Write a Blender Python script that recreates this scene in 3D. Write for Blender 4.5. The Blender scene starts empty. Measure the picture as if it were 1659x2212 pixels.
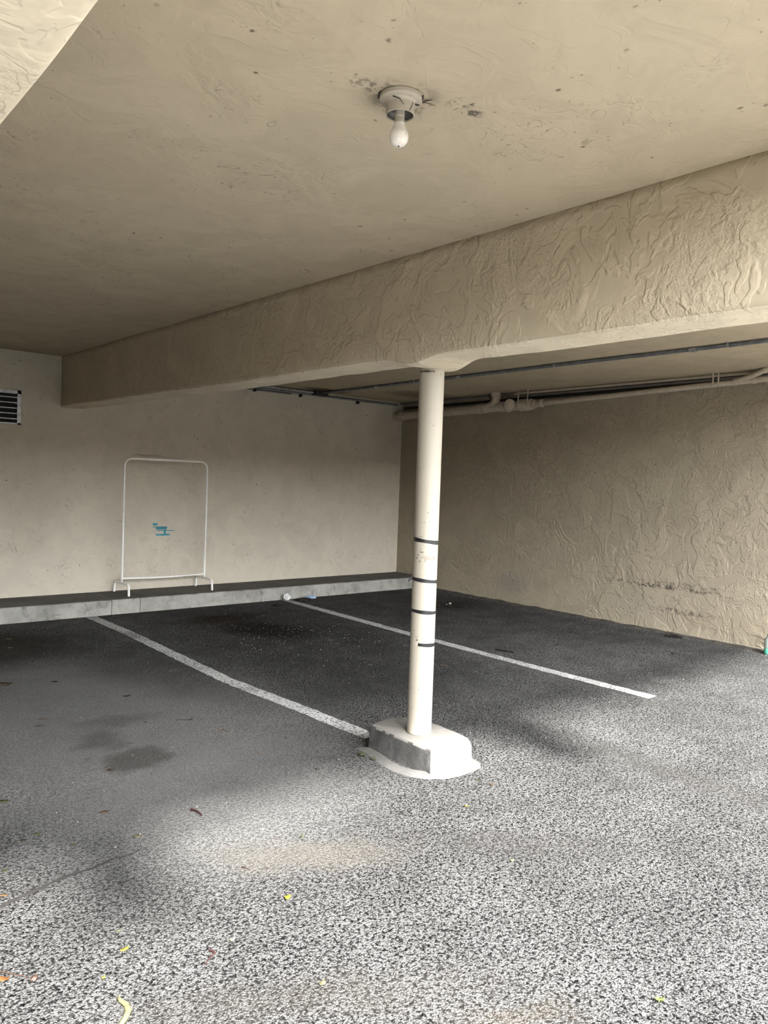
import bpy, bmesh, math, random
from mathutils import Vector, Matrix, noise

random.seed(7)
S = bpy.context.scene
COL = S.collection

# ------------------------------------------------------------------ camera
CAM_H = 1.5479
F_PX = 1640.5135
YAW, PITCH, ROLL = (math.radians(a) for a in (41.0183, -2.3992, 2.1935))
fw = Vector((math.sin(YAW) * math.cos(PITCH), math.cos(YAW) * math.cos(PITCH), math.sin(PITCH)))
r0 = Vector((math.cos(YAW), -math.sin(YAW), 0.0))
u0 = r0.cross(fw)
cr = r0 * math.cos(ROLL) + u0 * math.sin(ROLL)
cu = u0 * math.cos(ROLL) - r0 * math.sin(ROLL)
cd = bpy.data.cameras.new('camera')
cam = bpy.data.objects.new('camera', cd)
COL.objects.link(cam)
cd.sensor_fit = 'HORIZONTAL'
cd.sensor_width = 36.0
cd.lens = F_PX * 36.0 / 1659.0
cd.clip_start = 0.05
cd.clip_end = 300
cam.matrix_world = Matrix(((cr.x, cu.x, -fw.x, 0), (cr.y, cu.y, -fw.y, 0), (cr.z, cu.z, -fw.z, CAM_H), (0, 0, 0, 1)))
S.camera = cam

# ------------------------------------------------------------------ light
S.view_settings.view_transform = 'Standard'
S.view_settings.look = 'None'
S.view_settings.gamma = 1.0
S.view_settings.use_curve_mapping = False
S.view_settings.exposure = 2.03

w = bpy.data.worlds.new('hazy_sky')
S.world = w
w.use_nodes = True
SUN_EL, SUN_AZ = math.radians(43.2), math.radians(-20.2)     # azimuth off -Y towards +X
bg = w.node_tree.nodes['Background']
sky = w.node_tree.nodes.new('ShaderNodeTexSky')
sky.sky_type = 'NISHITA'
sky.sun_disc = False
sky.sun_elevation = SUN_EL
sky.sun_rotation = math.pi - SUN_AZ
sky.air_density = 1.0
sky.dust_density = 1.5
sky.ozone_density = 1.0
hz = w.node_tree.nodes.new('ShaderNodeHueSaturation')
hz.inputs['Saturation'].default_value = 0.2
w.node_tree.links.new(sky.outputs[0], hz.inputs['Color'])
w.node_tree.links.new(hz.outputs[0], bg.inputs['Color'])
bg.inputs['Strength'].default_value = 0.70

sd = bpy.data.lights.new('hazy_sun', 'SUN')
sun = bpy.data.objects.new('hazy_sun', sd)
COL.objects.link(sun)
sd.energy = 11.5
sd.angle = math.radians(6.0)
sd.color = (1.0, 0.975, 0.94)
sdir = Vector((-math.sin(SUN_AZ) * math.cos(SUN_EL), math.cos(SUN_AZ) * math.cos(SUN_EL), -math.sin(SUN_EL)))
sun.rotation_euler = sdir.to_track_quat('-Z', 'Y').to_euler()
sun.location = (3, -8, 9)

S.cycles.max_bounces = 6
S.cycles.adaptive_threshold = 0.05
S.cycles.diffuse_bounces = 4
S.cycles.caustics_reflective = False
S.cycles.caustics_refractive = False

# ------------------------------------------------------------------ dimensions
D, W = 8.574, 7.75           # back wall, right wall
YF = 0.25                    # front edge of the roof slab
HC, DC = 0.158, 0.614        # kerb height and depth
ZC = 2.752                   # ceiling of the near bay
BX, BW, ZB = 2.757, 0.27, 2.206
XL = -4.9


def zc2(y):
    return 2.72 + (8.57 - y) * 0.009


# ------------------------------------------------------------------ node helpers
class NT:
    def __init__(self, name):
        self.m = bpy.data.materials.new(name)
        self.m.use_nodes = True
        self.t = self.m.node_tree
        self.b = self.t.nodes['Principled BSDF']
        self.out = self.t.nodes['Material Output']
        tc = self.t.nodes.new('ShaderNodeTexCoord')
        self.P = tc.outputs['Object']

    def n(self, typ, **kw):
        nd = self.t.nodes.new(typ)
        for k, v in kw.items():
            setattr(nd, k, v)
        return nd

    def put(self, sock, v):
        if isinstance(v, bpy.types.NodeSocket):
            self.t.links.new(v, sock)
        elif isinstance(v, (tuple, list)) and len(v) == 3 and sock.type == 'RGBA':
            sock.default_value = (*v, 1)
        else:
            sock.default_value = v

    def math(self, op, a, b=None, c=None, clamp=False):
        nd = self.n('ShaderNodeMath', operation=op, use_clamp=clamp)
        self.put(nd.inputs[0], a)
        if b is not None:
            self.put(nd.inputs[1], b)
        if c is not None:
            self.put(nd.inputs[2], c)
        return nd.outputs[0]

    def mul(self, a, b): return self.math('MULTIPLY', a, b)
    def add(self, a, b): return self.math('ADD', a, b)

    def step(self, v, lo, hi, a=0.0, b=1.0):
        nd = self.n('ShaderNodeMapRange', interpolation_type='SMOOTHSTEP')
        self.put(nd.inputs['Value'], v)
        nd.inputs['From Min'].default_value = lo
        nd.inputs['From Max'].default_value = hi
        nd.inputs['To Min'].default_value = a
        nd.inputs['To Max'].default_value = b
        return nd.outputs[0]

    def noise(self, scale, detail=4, rough=0.55, dist=0.0, vec=None):
        nd = self.n('ShaderNodeTexNoise')
        self.put(nd.inputs['Vector'], vec if vec is not None else self.P)
        nd.inputs['Scale'].default_value = scale
        nd.inputs['Detail'].default_value = detail
        nd.inputs['Roughness'].default_value = rough
        nd.inputs['Distortion'].default_value = dist
        return nd.outputs['Fac']

    def voro(self, scale, feature='F1', vec=None, rnd=1.0):
        nd = self.n('ShaderNodeTexVoronoi', feature=feature)
        self.put(nd.inputs['Vector'], vec if vec is not None else self.P)
        nd.inputs['Scale'].default_value = scale
        nd.inputs['Randomness'].default_value = rnd
        return nd

    def mapping(self, loc=(0, 0, 0), rot=(0, 0, 0), scale=(1, 1, 1), vec=None, typ='POINT'):
        nd = self.n('ShaderNodeMapping', vector_type=typ)
        self.put(nd.inputs['Vector'], vec if vec is not None else self.P)
        nd.inputs['Location'].default_value = loc
        nd.inputs['Rotation'].default_value = rot
        nd.inputs['Scale'].default_value = scale
        return nd.outputs[0]

    def warp(self, scale, amp):
        nd = self.n('ShaderNodeTexNoise')
        self.put(nd.inputs['Vector'], self.P)
        nd.inputs['Scale'].default_value = scale
        nd.inputs['Detail'].default_value = 1.5
        s = self.n('ShaderNodeVectorMath', operation='SUBTRACT')
        self.put(s.inputs[0], nd.outputs['Color'])
        s.inputs[1].default_value = (0.5, 0.5, 0.5)
        k = self.n('ShaderNodeVectorMath', operation='SCALE')
        self.put(k.inputs[0], s.outputs[0])
        k.inputs['Scale'].default_value = amp
        a = self.n('ShaderNodeVectorMath', operation='ADD')
        self.put(a.inputs[0], self.P)
        self.put(a.inputs[1], k.outputs[0])
        return a.outputs[0]

    def blob(self, c, r, rot=0.0, soft=0.5, vec=None):
        """soft ellipse mask centred on c with radii r, turned about z"""
        v = self.mapping(loc=c, rot=(0, 0, rot), scale=r, vec=vec, typ='TEXTURE')
        ln = self.n('ShaderNodeVectorMath', operation='LENGTH')
        self.put(ln.inputs[0], v)
        return self.step(ln.outputs['Value'], 1 - soft, 1 + soft, 1.0, 0.0)

    def mix(self, f, a, b, op='MIX'):
        nd = self.n('ShaderNodeMix', data_type='RGBA', blend_type=op)
        self.put(nd.inputs[0], f)
        self.put(nd.inputs[6], a)
        self.put(nd.inputs[7], b)
        return nd.outputs[2]

    def bump(self, h, strength, dist, normal=None):
        nd = self.n('ShaderNodeBump')
        nd.inputs['Strength'].default_value = strength
        nd.inputs['Distance'].default_value = dist
        self.put(nd.inputs['Height'], h)
        if normal is not None:
            self.put(nd.inputs['Normal'], normal)
        return nd.outputs[0]

    def matte(self, col, normal):
        d = self.n('ShaderNodeBsdfDiffuse')
        self.put(d.inputs['Color'], col)
        self.put(d.inputs['Normal'], normal)
        self.t.links.new(d.outputs[0], self.out.inputs['Surface'])
        self.t.nodes.remove(self.b)
        return self.m

    def fin(self, col, rough=0.9, normal=None, metal=0.0, spec=0.3):
        self.put(self.b.inputs['Base Color'], col)
        self.put(self.b.inputs['Roughness'], rough)
        self.b.inputs['Metallic'].default_value = metal
        self.b.inputs['Specular IOR Level'].default_value = spec
        if normal is not None:
            self.put(self.b.inputs['Normal'], normal)
        return self.m


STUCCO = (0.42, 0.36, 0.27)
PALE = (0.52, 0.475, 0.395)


def stucco(name, col=STUCCO, relief=1.0, pits=1.0, stretch=(1, 1, 1), scuffs=(), grime=(), wear=1.0):
    t = NT(name)
    n1 = t.noise(3.1, 3, 0.62, 0.9)
    n2 = t.noise(7.5, 2, 0.6, 1.3)
    area = t.noise(2.3, 1, 0.5)
    plate = t.step(n1, 0.47, 0.54)
    plate2 = t.step(n2, 0.50, 0.55)
    crumb = t.mul(t.noise(52, 2, 0.7), t.step(area, 0.42, 0.62))
    drag = t.mul(t.noise(1.0, 1, 0.6, 0.0, t.mapping(scale=(55, 55, 9))), t.step(area, 0.36, 0.50, 1.0, 0.0))
    if relief < 0.5:
        drag = 0.0
    h = t.add(t.add(t.mul(plate, 0.45), t.mul(plate2, 0.35)), t.add(t.mul(crumb, 0.85), t.mul(drag, 0.35)))
    nrm = t.bump(h, 0.55 * relief, 0.012)
    c = t.mix(t.step(n1, 0.3, 0.7), tuple(x * 0.94 for x in col), tuple(min(1, x * 1.05) for x in col))
    c = t.mix(t.mul(t.step(n2, 0.55, 0.8), 0.25 * wear), c, (0.33, 0.28, 0.215))
    # dark specks for the pits
    wv = t.warp(11, 0.06)
    vo = t.voro(9.0, 'F1', wv)
    pm = t.mul(t.step(vo.outputs['Distance'], 0.03, 0.11, 1.0, 0.0), t.step(n1, 0.50, 0.58))
    c = t.mix(t.math('MULTIPLY', pm, 0.75 * pits, clamp=True), c, (0.10, 0.08, 0.06))
    vo2 = t.voro(26.0, 'F1', wv)
    pm2 = t.mul(t.step(vo2.outputs['Distance'], 0.04, 0.16, 1.0, 0.0), t.step(n2, 0.53, 0.62))
    c = t.mix(t.math('MULTIPLY', pm2, 0.55 * pits, clamp=True), c, (0.14, 0.11, 0.08))
    # thin dark trowel edges
    ln_ = t.math('ABSOLUTE', t.math('SUBTRACT', n2, 0.44))
    lm = t.mul(t.step(ln_, 0.002, 0.010, 1.0, 0.0), t.step(area, 0.52, 0.62))
    c = t.mix(t.math('MULTIPLY', lm, 0.4 * pits, clamp=True), c, (0.13, 0.105, 0.075))
    for (cc, rr, k, dk) in grime:
        c = t.mix(t.mul(t.blob(cc, rr, 0, 0.6, wv), k), c, dk)
    if scuffs:
        gr = t.step(t.noise(30, 2, 0.7), 0.45, 0.58)
        for (cc, rr, k) in scuffs:
            c = t.mix(t.mul(t.mul(t.blob(cc, rr, 0, 0.35, wv), gr), k), c, (0.06, 0.055, 0.05))
    return t.matte(c, nrm)


M = {}
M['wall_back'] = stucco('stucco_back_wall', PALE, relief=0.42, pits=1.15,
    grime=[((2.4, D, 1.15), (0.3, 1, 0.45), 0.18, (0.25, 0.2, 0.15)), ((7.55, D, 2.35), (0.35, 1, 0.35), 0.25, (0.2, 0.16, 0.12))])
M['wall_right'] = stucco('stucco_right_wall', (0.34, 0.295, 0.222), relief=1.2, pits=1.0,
    scuffs=[((W, 4.25, 0.505), (1, 0.62, 0.022), 0.85), ((W, 4.0, 0.545), (1, 0.5, 0.02), 0.5), ((W, 3.95, 0.26), (1, 0.35, 0.03), 0.6)],
    grime=[((W, 6.32, 0.27), (1, 0.22, 0.12), 0.4, (0.2, 0.19, 0.19)), ((W, 3.5, 0.2), (1, 0.5, 0.12), 0.45, (0.28, 0.235, 0.17)), ((W, 4.5, 0.25), (1, 0.3, 0.12), 0.2, (0.24, 0.22, 0.2))])
M['wall_plain'] = stucco('stucco_plain', relief=0.6)
M['ceiling'] = stucco('stucco_ceiling', (0.44, 0.378, 0.282), relief=0.36, pits=1.2,
    scuffs=[((1.80, 1.74, ZC), (0.07, 0.035, 1), 0.8), ((1.48, 1.87, ZC), (0.07, 0.03, 1), 0.55), ((1.61, 1.84, ZC), (0.11, 0.10, 1), 0.5)],
    grime=[((1.61, 1.84, ZC), (0.12, 0.11, 1), 0.3, (0.2, 0.165, 0.125)),
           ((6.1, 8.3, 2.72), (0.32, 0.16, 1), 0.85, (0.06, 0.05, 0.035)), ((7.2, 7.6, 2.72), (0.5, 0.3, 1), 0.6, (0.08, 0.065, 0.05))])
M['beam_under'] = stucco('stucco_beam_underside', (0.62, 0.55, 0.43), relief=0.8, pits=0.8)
M['beam'] = stucco('stucco_beam', (0.455, 0.392, 0.292), relief=1.05, pits=0.5)


# ---- asphalt
def asphalt(name):
    t = NT(name)
    wv = t.warp(2.2, 0.45)
    wv3 = t.warp(6, 0.22)
    v1 = t.voro(150, 'F1')
    v2 = t.voro(330, 'F1')
    sep = t.n('ShaderNodeSeparateColor')
    t.put(sep.inputs[0], v1.outputs['Color'])
    rnd = sep.outputs[0]
    sep2 = t.n('ShaderNodeSeparateColor')
    t.put(sep2.inputs[0], v2.outputs['Color'])
    rnd2 = sep2.outputs[1]
    tone = t.add(t.mul(rnd, 0.31), t.mul(rnd2, 0.14))
    tone = t.add(tone, 0.085)
    gap = t.step(v1.outputs['Distance'], 0.50, 0.80)
    hole = t.step(t.noise(70, 2, 0.6), 0.545, 0.60)
    tone = t.mul(tone, t.math('SUBTRACT', 1.0, t.mul(gap, 0.8)))
    tone = t.mul(tone, t.math('SUBTRACT', 1.0, t.mul(hole, 0.84)))
    fine = t.add(0.155, t.mul(t.math('SUBTRACT', rnd2, 0.5), 0.12))
    # how bare the stones are: the lane is weathered, the bays are ground-in
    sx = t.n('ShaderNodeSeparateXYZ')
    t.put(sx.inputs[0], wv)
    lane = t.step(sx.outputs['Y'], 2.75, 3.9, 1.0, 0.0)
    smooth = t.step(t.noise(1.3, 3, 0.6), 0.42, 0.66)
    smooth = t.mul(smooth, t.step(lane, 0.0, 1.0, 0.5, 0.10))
    tone = t.add(t.mul(tone, t.math('SUBTRACT', 1.0, smooth)), t.mul(fine, smooth))
    big = t.step(t.noise(0.55, 3, 0.6), 0.25, 0.75, 0.80, 1.12)
    mid = t.step(t.noise(3.4, 2, 0.6), 0.3, 0.7, 0.86, 1.08)
    tone = t.mul(t.mul(tone, 0.205), t.mul(big, mid))
    tone = t.mul(tone, t.step(lane, 0, 1, 1.85, 1.0))  # bays lightened in colour to make up for missing light
    comb = t.n('ShaderNodeCombineColor')
    for i, k in enumerate((1.0, 0.995, 0.975)):
        t.put(comb.inputs[i], t.mul(tone, k))
    c = comb.outputs[0]
    # stains with shapes of their own: oil in the bays, drips, tyre smears, damp, dust
    OIL, BRN, TAN = (0.012, 0.011, 0.010), (0.020, 0.016, 0.012), (0.062, 0.055, 0.046)
    for (x, y, rx, ry, rot, soft, k, dk, ww) in [
        (4.05, 5.9, 1.05, 2.2, 0.0, 0.45, 0.4, OIL, wv),
        (3.55, 4.6, 0.55, 1.0, 0.1, 0.5, 0.2, OIL, wv),
        (6.5, 6.6, 1.0, 1.3, 0.0, 0.5, 0.3, OIL, wv),
        (4.12, 6.45, 0.34, 0.50, 0.35, 0.5, 0.75, OIL, wv3),
        (4.05, 7.2, 0.42, 0.22, 0.0, 0.6, 0.65, (0.020, 0.013, 0.010), wv3),
        (1.75, 4.6, 1.0, 1.7, 0.0, 0.5, 0.55, (0.15, 0.148, 0.143), wv),  # pale patch lifting the left bay in place of light
        (2.45, 6.0, 0.4, 1.2, 0.1, 0.6, 0.4, OIL, wv),
        (1.70, 7.0, 0.55, 0.75, 0.0, 0.45, 0.62, BRN, wv3),
        (1.69, 3.86, 0.19, 0.15, 0.5, 0.35, 0.5, BRN, wv3),
        (1.62, 4.25, 0.13, 0.16, 0.0, 0.6, 0.42, BRN, wv3),
        (1.83, 4.56, 0.2, 0.11, 0.0, 0.7, 0.32, BRN, wv3),
        (3.94, 2.1, 0.12, 0.9, 0.0, 0.8, 0.42, (0.025, 0.024, 0.022), wv3),
        (5.9, 3.2, 0.5, 0.14, 0.0, 0.8, 0.3, OIL, wv3),
        (6.95, 6.6, 0.4, 0.3, 0.0, 0.7, 0.4, BRN, wv3),
        (1.80, 2.48, 0.32, 0.12, -0.6, 0.7, 0.5, TAN, wv3),
        (1.35, 1.75, 0.5, 0.09, -0.5, 0.9, 0.3, (0.038, 0.034, 0.028), wv3),
        (2.6, 2.0, 0.6, 0.1, -0.7, 0.9, 0.25, (0.03, 0.028, 0.026), wv3),
        (1.75, 1.35, 0.16, 0.05, -0.6, 0.9, 0.4, (0.045, 0.037, 0.028), wv3),
    ]:
        c = t.mix(t.mul(t.blob((x, y, 0), (rx, ry, 1), rot, soft, ww), k), c, dk)
    c = t.mix(t.mul(t.step(t.noise(190, 1, 0.5), 0.70, 0.74), 0.5), c, (0.20, 0.20, 0.195))
    h = t.add(t.step(v1.outputs['Distance'], 0.0, 0.75, 1.0, 0.0), t.mul(rnd, 0.8))
    h = t.mul(h, t.math('SUBTRACT', 1.0, t.mul(smooth, 0.6)))
    nrm = t.bump(t.math('SUBTRACT', h, t.mul(hole, 1.2)), 0.55, 0.006)
    return t.matte(c, nrm)


M['asphalt'] = asphalt('weathered_asphalt')


def concrete(name, a, b, dark, scale=3.0, streak=0.6):
    t = NT(name)
    c = t.mix(t.step(t.noise(scale, 6, 0.65, 0.5), 0.3, 0.7), a, b)
    c = t.mix(t.mul(t.step(t.noise(scale * 2.3, 5, 0.7, 0.8), 0.52, 0.75), streak), c, dark)
    vo = t.voro(30, 'F1', t.warp(20, 0.03))
    c = t.mix(t.mul(t.step(vo.outputs['Distance'], 0.05, 0.14, 1, 0), t.step(t.noise(5, 2), 0.5, 0.6)), c, (0.06, 0.055, 0.05))
    h = t.noise(40, 4, 0.7)
    return t.fin(c, 0.9, t.bump(h, 0.4, 0.006), 0, 0.25)


M['kerb_face'] = concrete('kerb_face_concrete', (0.20, 0.196, 0.178), (0.34, 0.332, 0.303), (0.07, 0.07, 0.066), 3.2, 0.75)
M['driveway'] = concrete('pale_bounce_concrete', (0.24, 0.235, 0.22), (0.28, 0.275, 0.26), (0.19, 0.185, 0.175), 1.0, 0.4)
M['unseen_wall'] = concrete('dark_unseen_wall', (0.07, 0.065, 0.05), (0.11, 0.10, 0.08), (0.04, 0.04, 0.03), 2.0, 0.5)  # dark tone for the unseen walls that hold back light
M['kerb_top'] = concrete('kerb_top_dark_concrete', (0.065, 0.062, 0.056), (0.115, 0.109, 0.098), (0.035, 0.032, 0.028), 1.6, 0.5)  # darker concrete tone for the kerb top
M['foot_white'] = concrete('footing_whitewash', (0.135, 0.128, 0.115), (0.17, 0.163, 0.15), (0.095, 0.088, 0.077), 4.0, 0.5)
M['foot_bare'] = concrete('footing_bare_cement', (0.030, 0.029, 0.028), (0.065, 0.064, 0.061), (0.012, 0.0115, 0.011), 9.0, 0.9)
M['mortar'] = concrete('mortar_skirt', (0.05, 0.049, 0.046), (0.075, 0.073, 0.068), (0.028, 0.027, 0.025), 6.0, 0.5)


def plain(name, col, rough=0.5, metal=0.0, var=0.08, scale=20, spec=0.4, bump=0.0):
    t = NT(name)
    c = t.mix(t.step(t.noise(scale, 4, 0.6), 0.3, 0.7), tuple(x * (1 - var) for x in col), tuple(min(1, x * (1 + var)) for x in col))
    n_ = t.bump(t.noise(scale * 6, 3), bump, 0.003) if bump else None
    return t.fin(c, rough, n_, metal, spec)


def spotted(name, col, spot, k=0.7, rough=0.55):
    t = NT(name)
    vo = t.voro(38, 'F1', t.warp(40, 0.01))
    m = t.mul(t.step(vo.outputs['Distance'], 0.06, 0.2, 1, 0), t.step(t.noise(11, 2, 0.5), 0.5, 0.58))
    vo2 = t.voro(95, 'F1')
    m2 = t.mul(t.step(vo2.outputs['Distance'], 0.08, 0.25, 1, 0), t.step(t.noise(6, 2, 0.5), 0.54, 0.66))
    c = t.mix(t.step(t.noise(3, 4), 0.3, 0.7), tuple(x * 0.95 for x in col), col)
    c = t.mix(t.mul(m, k), c, spot)
    c = t.mix(t.mul(m2, k * 0.7), c, spot)
    return t.fin(c, rough, t.bump(t.noise(90, 3), 0.08, 0.002), 0, 0.4)


M['column'] = spotted('cream_gloss_paint', (0.355, 0.322, 0.262), (0.09, 0.065, 0.045))
M['tape'] = plain('black_tape', (0.012, 0.012, 0.013), 0.38, 0, 0.2, 60)
M['tape_residue'] = plain('tape_residue', (0.42, 0.37, 0.29), 0.8, 0, 0.3, 60)
M['red_ink'] = plain('faded_red_ink', (0.34, 0.15, 0.115), 0.7, 0, 0.15, 80)
M['scuff'] = plain('black_scuff', (0.035, 0.033, 0.03), 0.8)
M['white_steel'] = plain('white_powder_coat', (0.84, 0.83, 0.80), 0.35, 0, 0.03)
M['galv'] = plain('galvanised_steel', (0.40, 0.41, 0.42), 0.42, 0.75, 0.25, 18)
M['galv_dark'] = plain('dull_conduit_steel', (0.20, 0.215, 0.235), 0.45, 0.55, 0.2, 14)
M['dark_void'] = plain('duct_darkness', (0.012, 0.012, 0.012), 0.9)
M['pipe_paint'] = plain('painted_iron_pipe', (0.45, 0.39, 0.31), 0.7, 0, 0.12, 12, 0.3, 0.15)
M['pipe_grey'] = plain('grey_painted_conduit', (0.17, 0.155, 0.145), 0.6, 0.1, 0.15, 12)
M['black_iron'] = plain('black_grimy_pipe', (0.02, 0.019, 0.018), 0.6, 0.1)
M['porcelain'] = spotted('grimy_porcelain', (0.36, 0.325, 0.265), (0.07, 0.06, 0.045), 0.9, 0.5)
M['socket_dark'] = plain('socket_liner', (0.09, 0.085, 0.08), 0.5, 0.2)
M['bulb_neck'] = plain('bulb_cap_painted', (0.38, 0.345, 0.285), 0.5, 0, 0.1, 60)
M['bulb_glass'] = spotted('dusty_opal_glass', (0.72, 0.69, 0.64), (0.25, 0.21, 0.16), 0.35, 0.3)
M['cobweb_and_shade'] = plain('sooty_cobweb_and_shade', (0.03, 0.026, 0.02), 0.95)
M['teal'] = plain('teal_paint', (0.030, 0.245, 0.33), 0.6, 0, 0.25, 30)
M['dirt'] = concrete('gutter_dirt', (0.035, 0.032, 0.028), (0.075, 0.07, 0.062), (0.02, 0.018, 0.016), 12, 0.6)
M['crack'] = plain('crack_dirt', (0.007, 0.0055, 0.0045), 0.95, 0, 0.6, 60)
M['moss'] = plain('moss', (0.022, 0.026, 0.010), 0.95, 0, 0.4, 90)


def paint_line():
    t = NT('worn_white_road_paint')
    c = t.mix(t.step(t.noise(14, 4, 0.65), 0.3, 0.7), (0.34, 0.34, 0.33), (0.46, 0.46, 0.45))
    v1 = t.voro(105, 'F1', t.warp(60, 0.006))
    h = t.add(t.step(v1.outputs['Distance'], 0.0, 0.75, 1.0, 0.0), t.mul(t.noise(300, 2, 0.6), 0.4))
    nrm = t.bump(h, 0.6, 0.005)
    t.fin(c, 0.85, nrm, 0, 0.3)
    wear = t.add(t.step(t.noise(60, 4, 0.65), 0.50, 0.60), t.step(t.noise(2.0, 3, 0.5), 0.35, 0.75, -0.4, 0.45))
    wear = t.math('MULTIPLY', wear, t.step(v1.outputs['Distance'], 0.15, 0.45), clamp=True)
    tr = t.n('ShaderNodeBsdfTransparent')
    mx = t.n('ShaderNodeMixShader')
    t.put(mx.inputs[0], wear)
    t.t.links.new(t.b.outputs[0], mx.inputs[1])
    t.t.links.new(tr.outputs[0], mx.inputs[2])
    t.t.links.new(mx.outputs[0], t.out.inputs['Surface'])
    return t.m


M['line'] = paint_line()


# ------------------------------------------------------------------ mesh helpers
def link(name, me, mat, parent=None):
    o = bpy.data.objects.new(name, me)
    COL.objects.link(o)
    for m_ in (mat if isinstance(mat, (list, tuple)) else [mat]):
        if m_ is not None:
            me.materials.append(m_)
    if parent is not None:
        o.parent = parent
    return o


def mesh(name, vs, fs, mat, parent=None, smooth=False, mi=None):
    me = bpy.data.meshes.new(name)
    me.from_pydata([tuple(v) for v in vs], [], fs)
    bm = bmesh.new()
    bm.from_mesh(me)
    bmesh.ops.recalc_face_normals(bm, faces=bm.faces)
    bm.to_mesh(me)
    bm.free()
    if smooth:
        for p in me.polygons:
            p.use_smooth = True
    if mi:
        for p, k in zip(me.polygons, mi):
            p.material_index = k
    return link(name, me, mat, parent)


def bmo(name, bm, mat, parent=None, smooth=False):
    me = bpy.data.meshes.new(name)
    bmesh.ops.recalc_face_normals(bm, faces=bm.faces)
    bm.to_mesh(me)
    bm.free()
    if smooth:
        for p in me.polygons:
            p.use_smooth = True
    return link(name, me, mat, parent)


def sharp(o, deg=40):
    me = o.data
    try:
        me.set_sharp_from_angle(angle=math.radians(deg))
    except Exception:
        pass
    return o


def box(bm, lo, hi, bevel=0.0):
    r = bmesh.ops.create_cube(bm, size=1.0)
    vs = r['verts']
    for v in vs:
        v.co = Vector([lo[i] + (v.co[i] + 0.5) * (hi[i] - lo[i]) for i in range(3)])
    if bevel:
        es = list({e for v in vs for e in v.link_edges})
        bmesh.ops.bevel(bm, geom=es, offset=bevel, segments=2, affect='EDGES', profile=0.5)


def tube(pts, rad, seg=14, cap=True, closed=False):
    """verts, faces of a tube along pts; rad a number or a list"""
    pts = [Vector(p) for p in pts]
    n = len(pts)
    rs = rad if isinstance(rad, (list, tuple)) else [rad] * n
    vs, fs = [], []
    up = None
    for i, p in enumerate(pts):
        if i == 0:
            d = pts[1] - p
        elif i == n - 1:
            d = p - pts[i - 1]
        else:
            d = (pts[i + 1] - p).normalized() + (p - pts[i - 1]).normalized()
        d.normalize()
        if up is None:
            a = Vector((0, 0, 1)) if abs(d.z) < 0.9 else Vector((1, 0, 0))
            up = (a - d * a.dot(d)).normalized()
        else:
            up = (up - d * up.dot(d)).normalized()
        sd_ = d.cross(up)
        for k in range(seg):
            an = 2 * math.pi * k / seg
            vs.append(p + (up * math.cos(an) + sd_ * math.sin(an)) * rs[i])
    for i in range(n - 1):
        for k in range(seg):
            a, b = i * seg + k, i * seg + (k + 1) % seg
            fs.append((a, b, b + seg, a + seg))
    if cap:
        fs.append(tuple(range(seg))[::-1])
        fs.append(tuple(range((n - 1) * seg, n * seg)))
    return vs, fs


def tubes(name, runs, mat, parent=None, seg=14):
    V, Fc = [], []
    for pts, rad in runs:
        v, f = tube(pts, rad, seg)
        k = len(V)
        V += v
        Fc += [tuple(i + k for i in q) for q in f]
    return sharp(mesh(name, V, Fc, mat, parent, True))


def arc(pts, rad, n=6):
    """round the inner corners of a polyline"""
    pts = [Vector(p) for p in pts]
    out = [pts[0]]
    for i in range(1, len(pts) - 1):
        a, b, c = pts[i - 1], pts[i], pts[i + 1]
        d1, d2 = (a - b).normalized(), (c - b).normalized()
        p1, p2 = b + d1 * rad, b + d2 * rad
        for k in range(n + 1):
            t_ = k / n
            out.append(p1 * (1 - t_) ** 2 + b * 2 * t_ * (1 - t_) + p2 * t_ ** 2)
    out.append(pts[-1])
    return out


def lathe(prof, seg=32, axis=None, org=(0, 0, 0)):
    """profile (r, h) spun about axis through org"""
    ax = (axis or Vector((0, 0, 1))).normalized()
    a = Vector((0, 0, 1)) if abs(ax.z) < 0.9 else Vector((1, 0, 0))
    e1 = (a - ax * a.dot(ax)).normalized()
    e2 = ax.cross(e1)
    og = Vector(org)
    vs, fs = [], []
    for r_, h_ in prof:
        for k in range(seg):
            an = 2 * math.pi * k / seg
            vs.append(og + ax * h_ + (e1 * math.cos(an) + e2 * math.sin(an)) * max(r_, 1e-5))
    for i in range(len(prof) - 1):
        for k in range(seg):
            p, q = i * seg + k, i * seg + (k + 1) % seg
            fs.append((p, q, q + seg, p + seg))
    return vs, fs


def lathed(name, prof, mat, parent=None, seg=32, axis=None, org=(0, 0, 0)):
    v, f = lathe(prof, seg, axis, org)
    f.append(tuple(range(seg))[::-1])
    f.append(tuple(range(len(v) - seg, len(v))))
    return sharp(mesh(name, v, f, mat, parent, True), 35)


def grid(name, o, du, dv, nu, nv, mat, parent=None, disp=None):
    o, du, dv = Vector(o), Vector(du), Vector(dv)
    nrm = du.cross(dv).normalized()
    vs = []
    for j in range(nv + 1):
        for i in range(nu + 1):
            p = o + du * (i / nu) + dv * (j / nv)
            if disp:
                p = p + nrm * disp(p)
            vs.append(p)
    fs = [(j * (nu + 1) + i, j * (nu + 1) + i + 1, (j + 1) * (nu + 1) + i + 1, (j + 1) * (nu + 1) + i) for j in range(nv) for i in range(nu)]
    return mesh(name, vs, fs, mat, parent, True)


def thing(name, label, cat, loc=(0, 0, 0), group=None):
    o = bpy.data.objects.new(name, None)
    o.empty_display_size = 0.1
    COL.objects.link(o)
    o.location = loc
    o['label'] = label
    o['category'] = cat
    if group:
        o['group'] = group
    return o


def adopt(root):
    """parts were built in world space: move them under a root that stands at its own place"""
    bpy.context.view_layer.update()
    for ch in [c for c in COL.objects if c.parent is root]:
        ch.matrix_parent_inverse = Matrix.Translation(-Vector(root.location))


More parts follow.
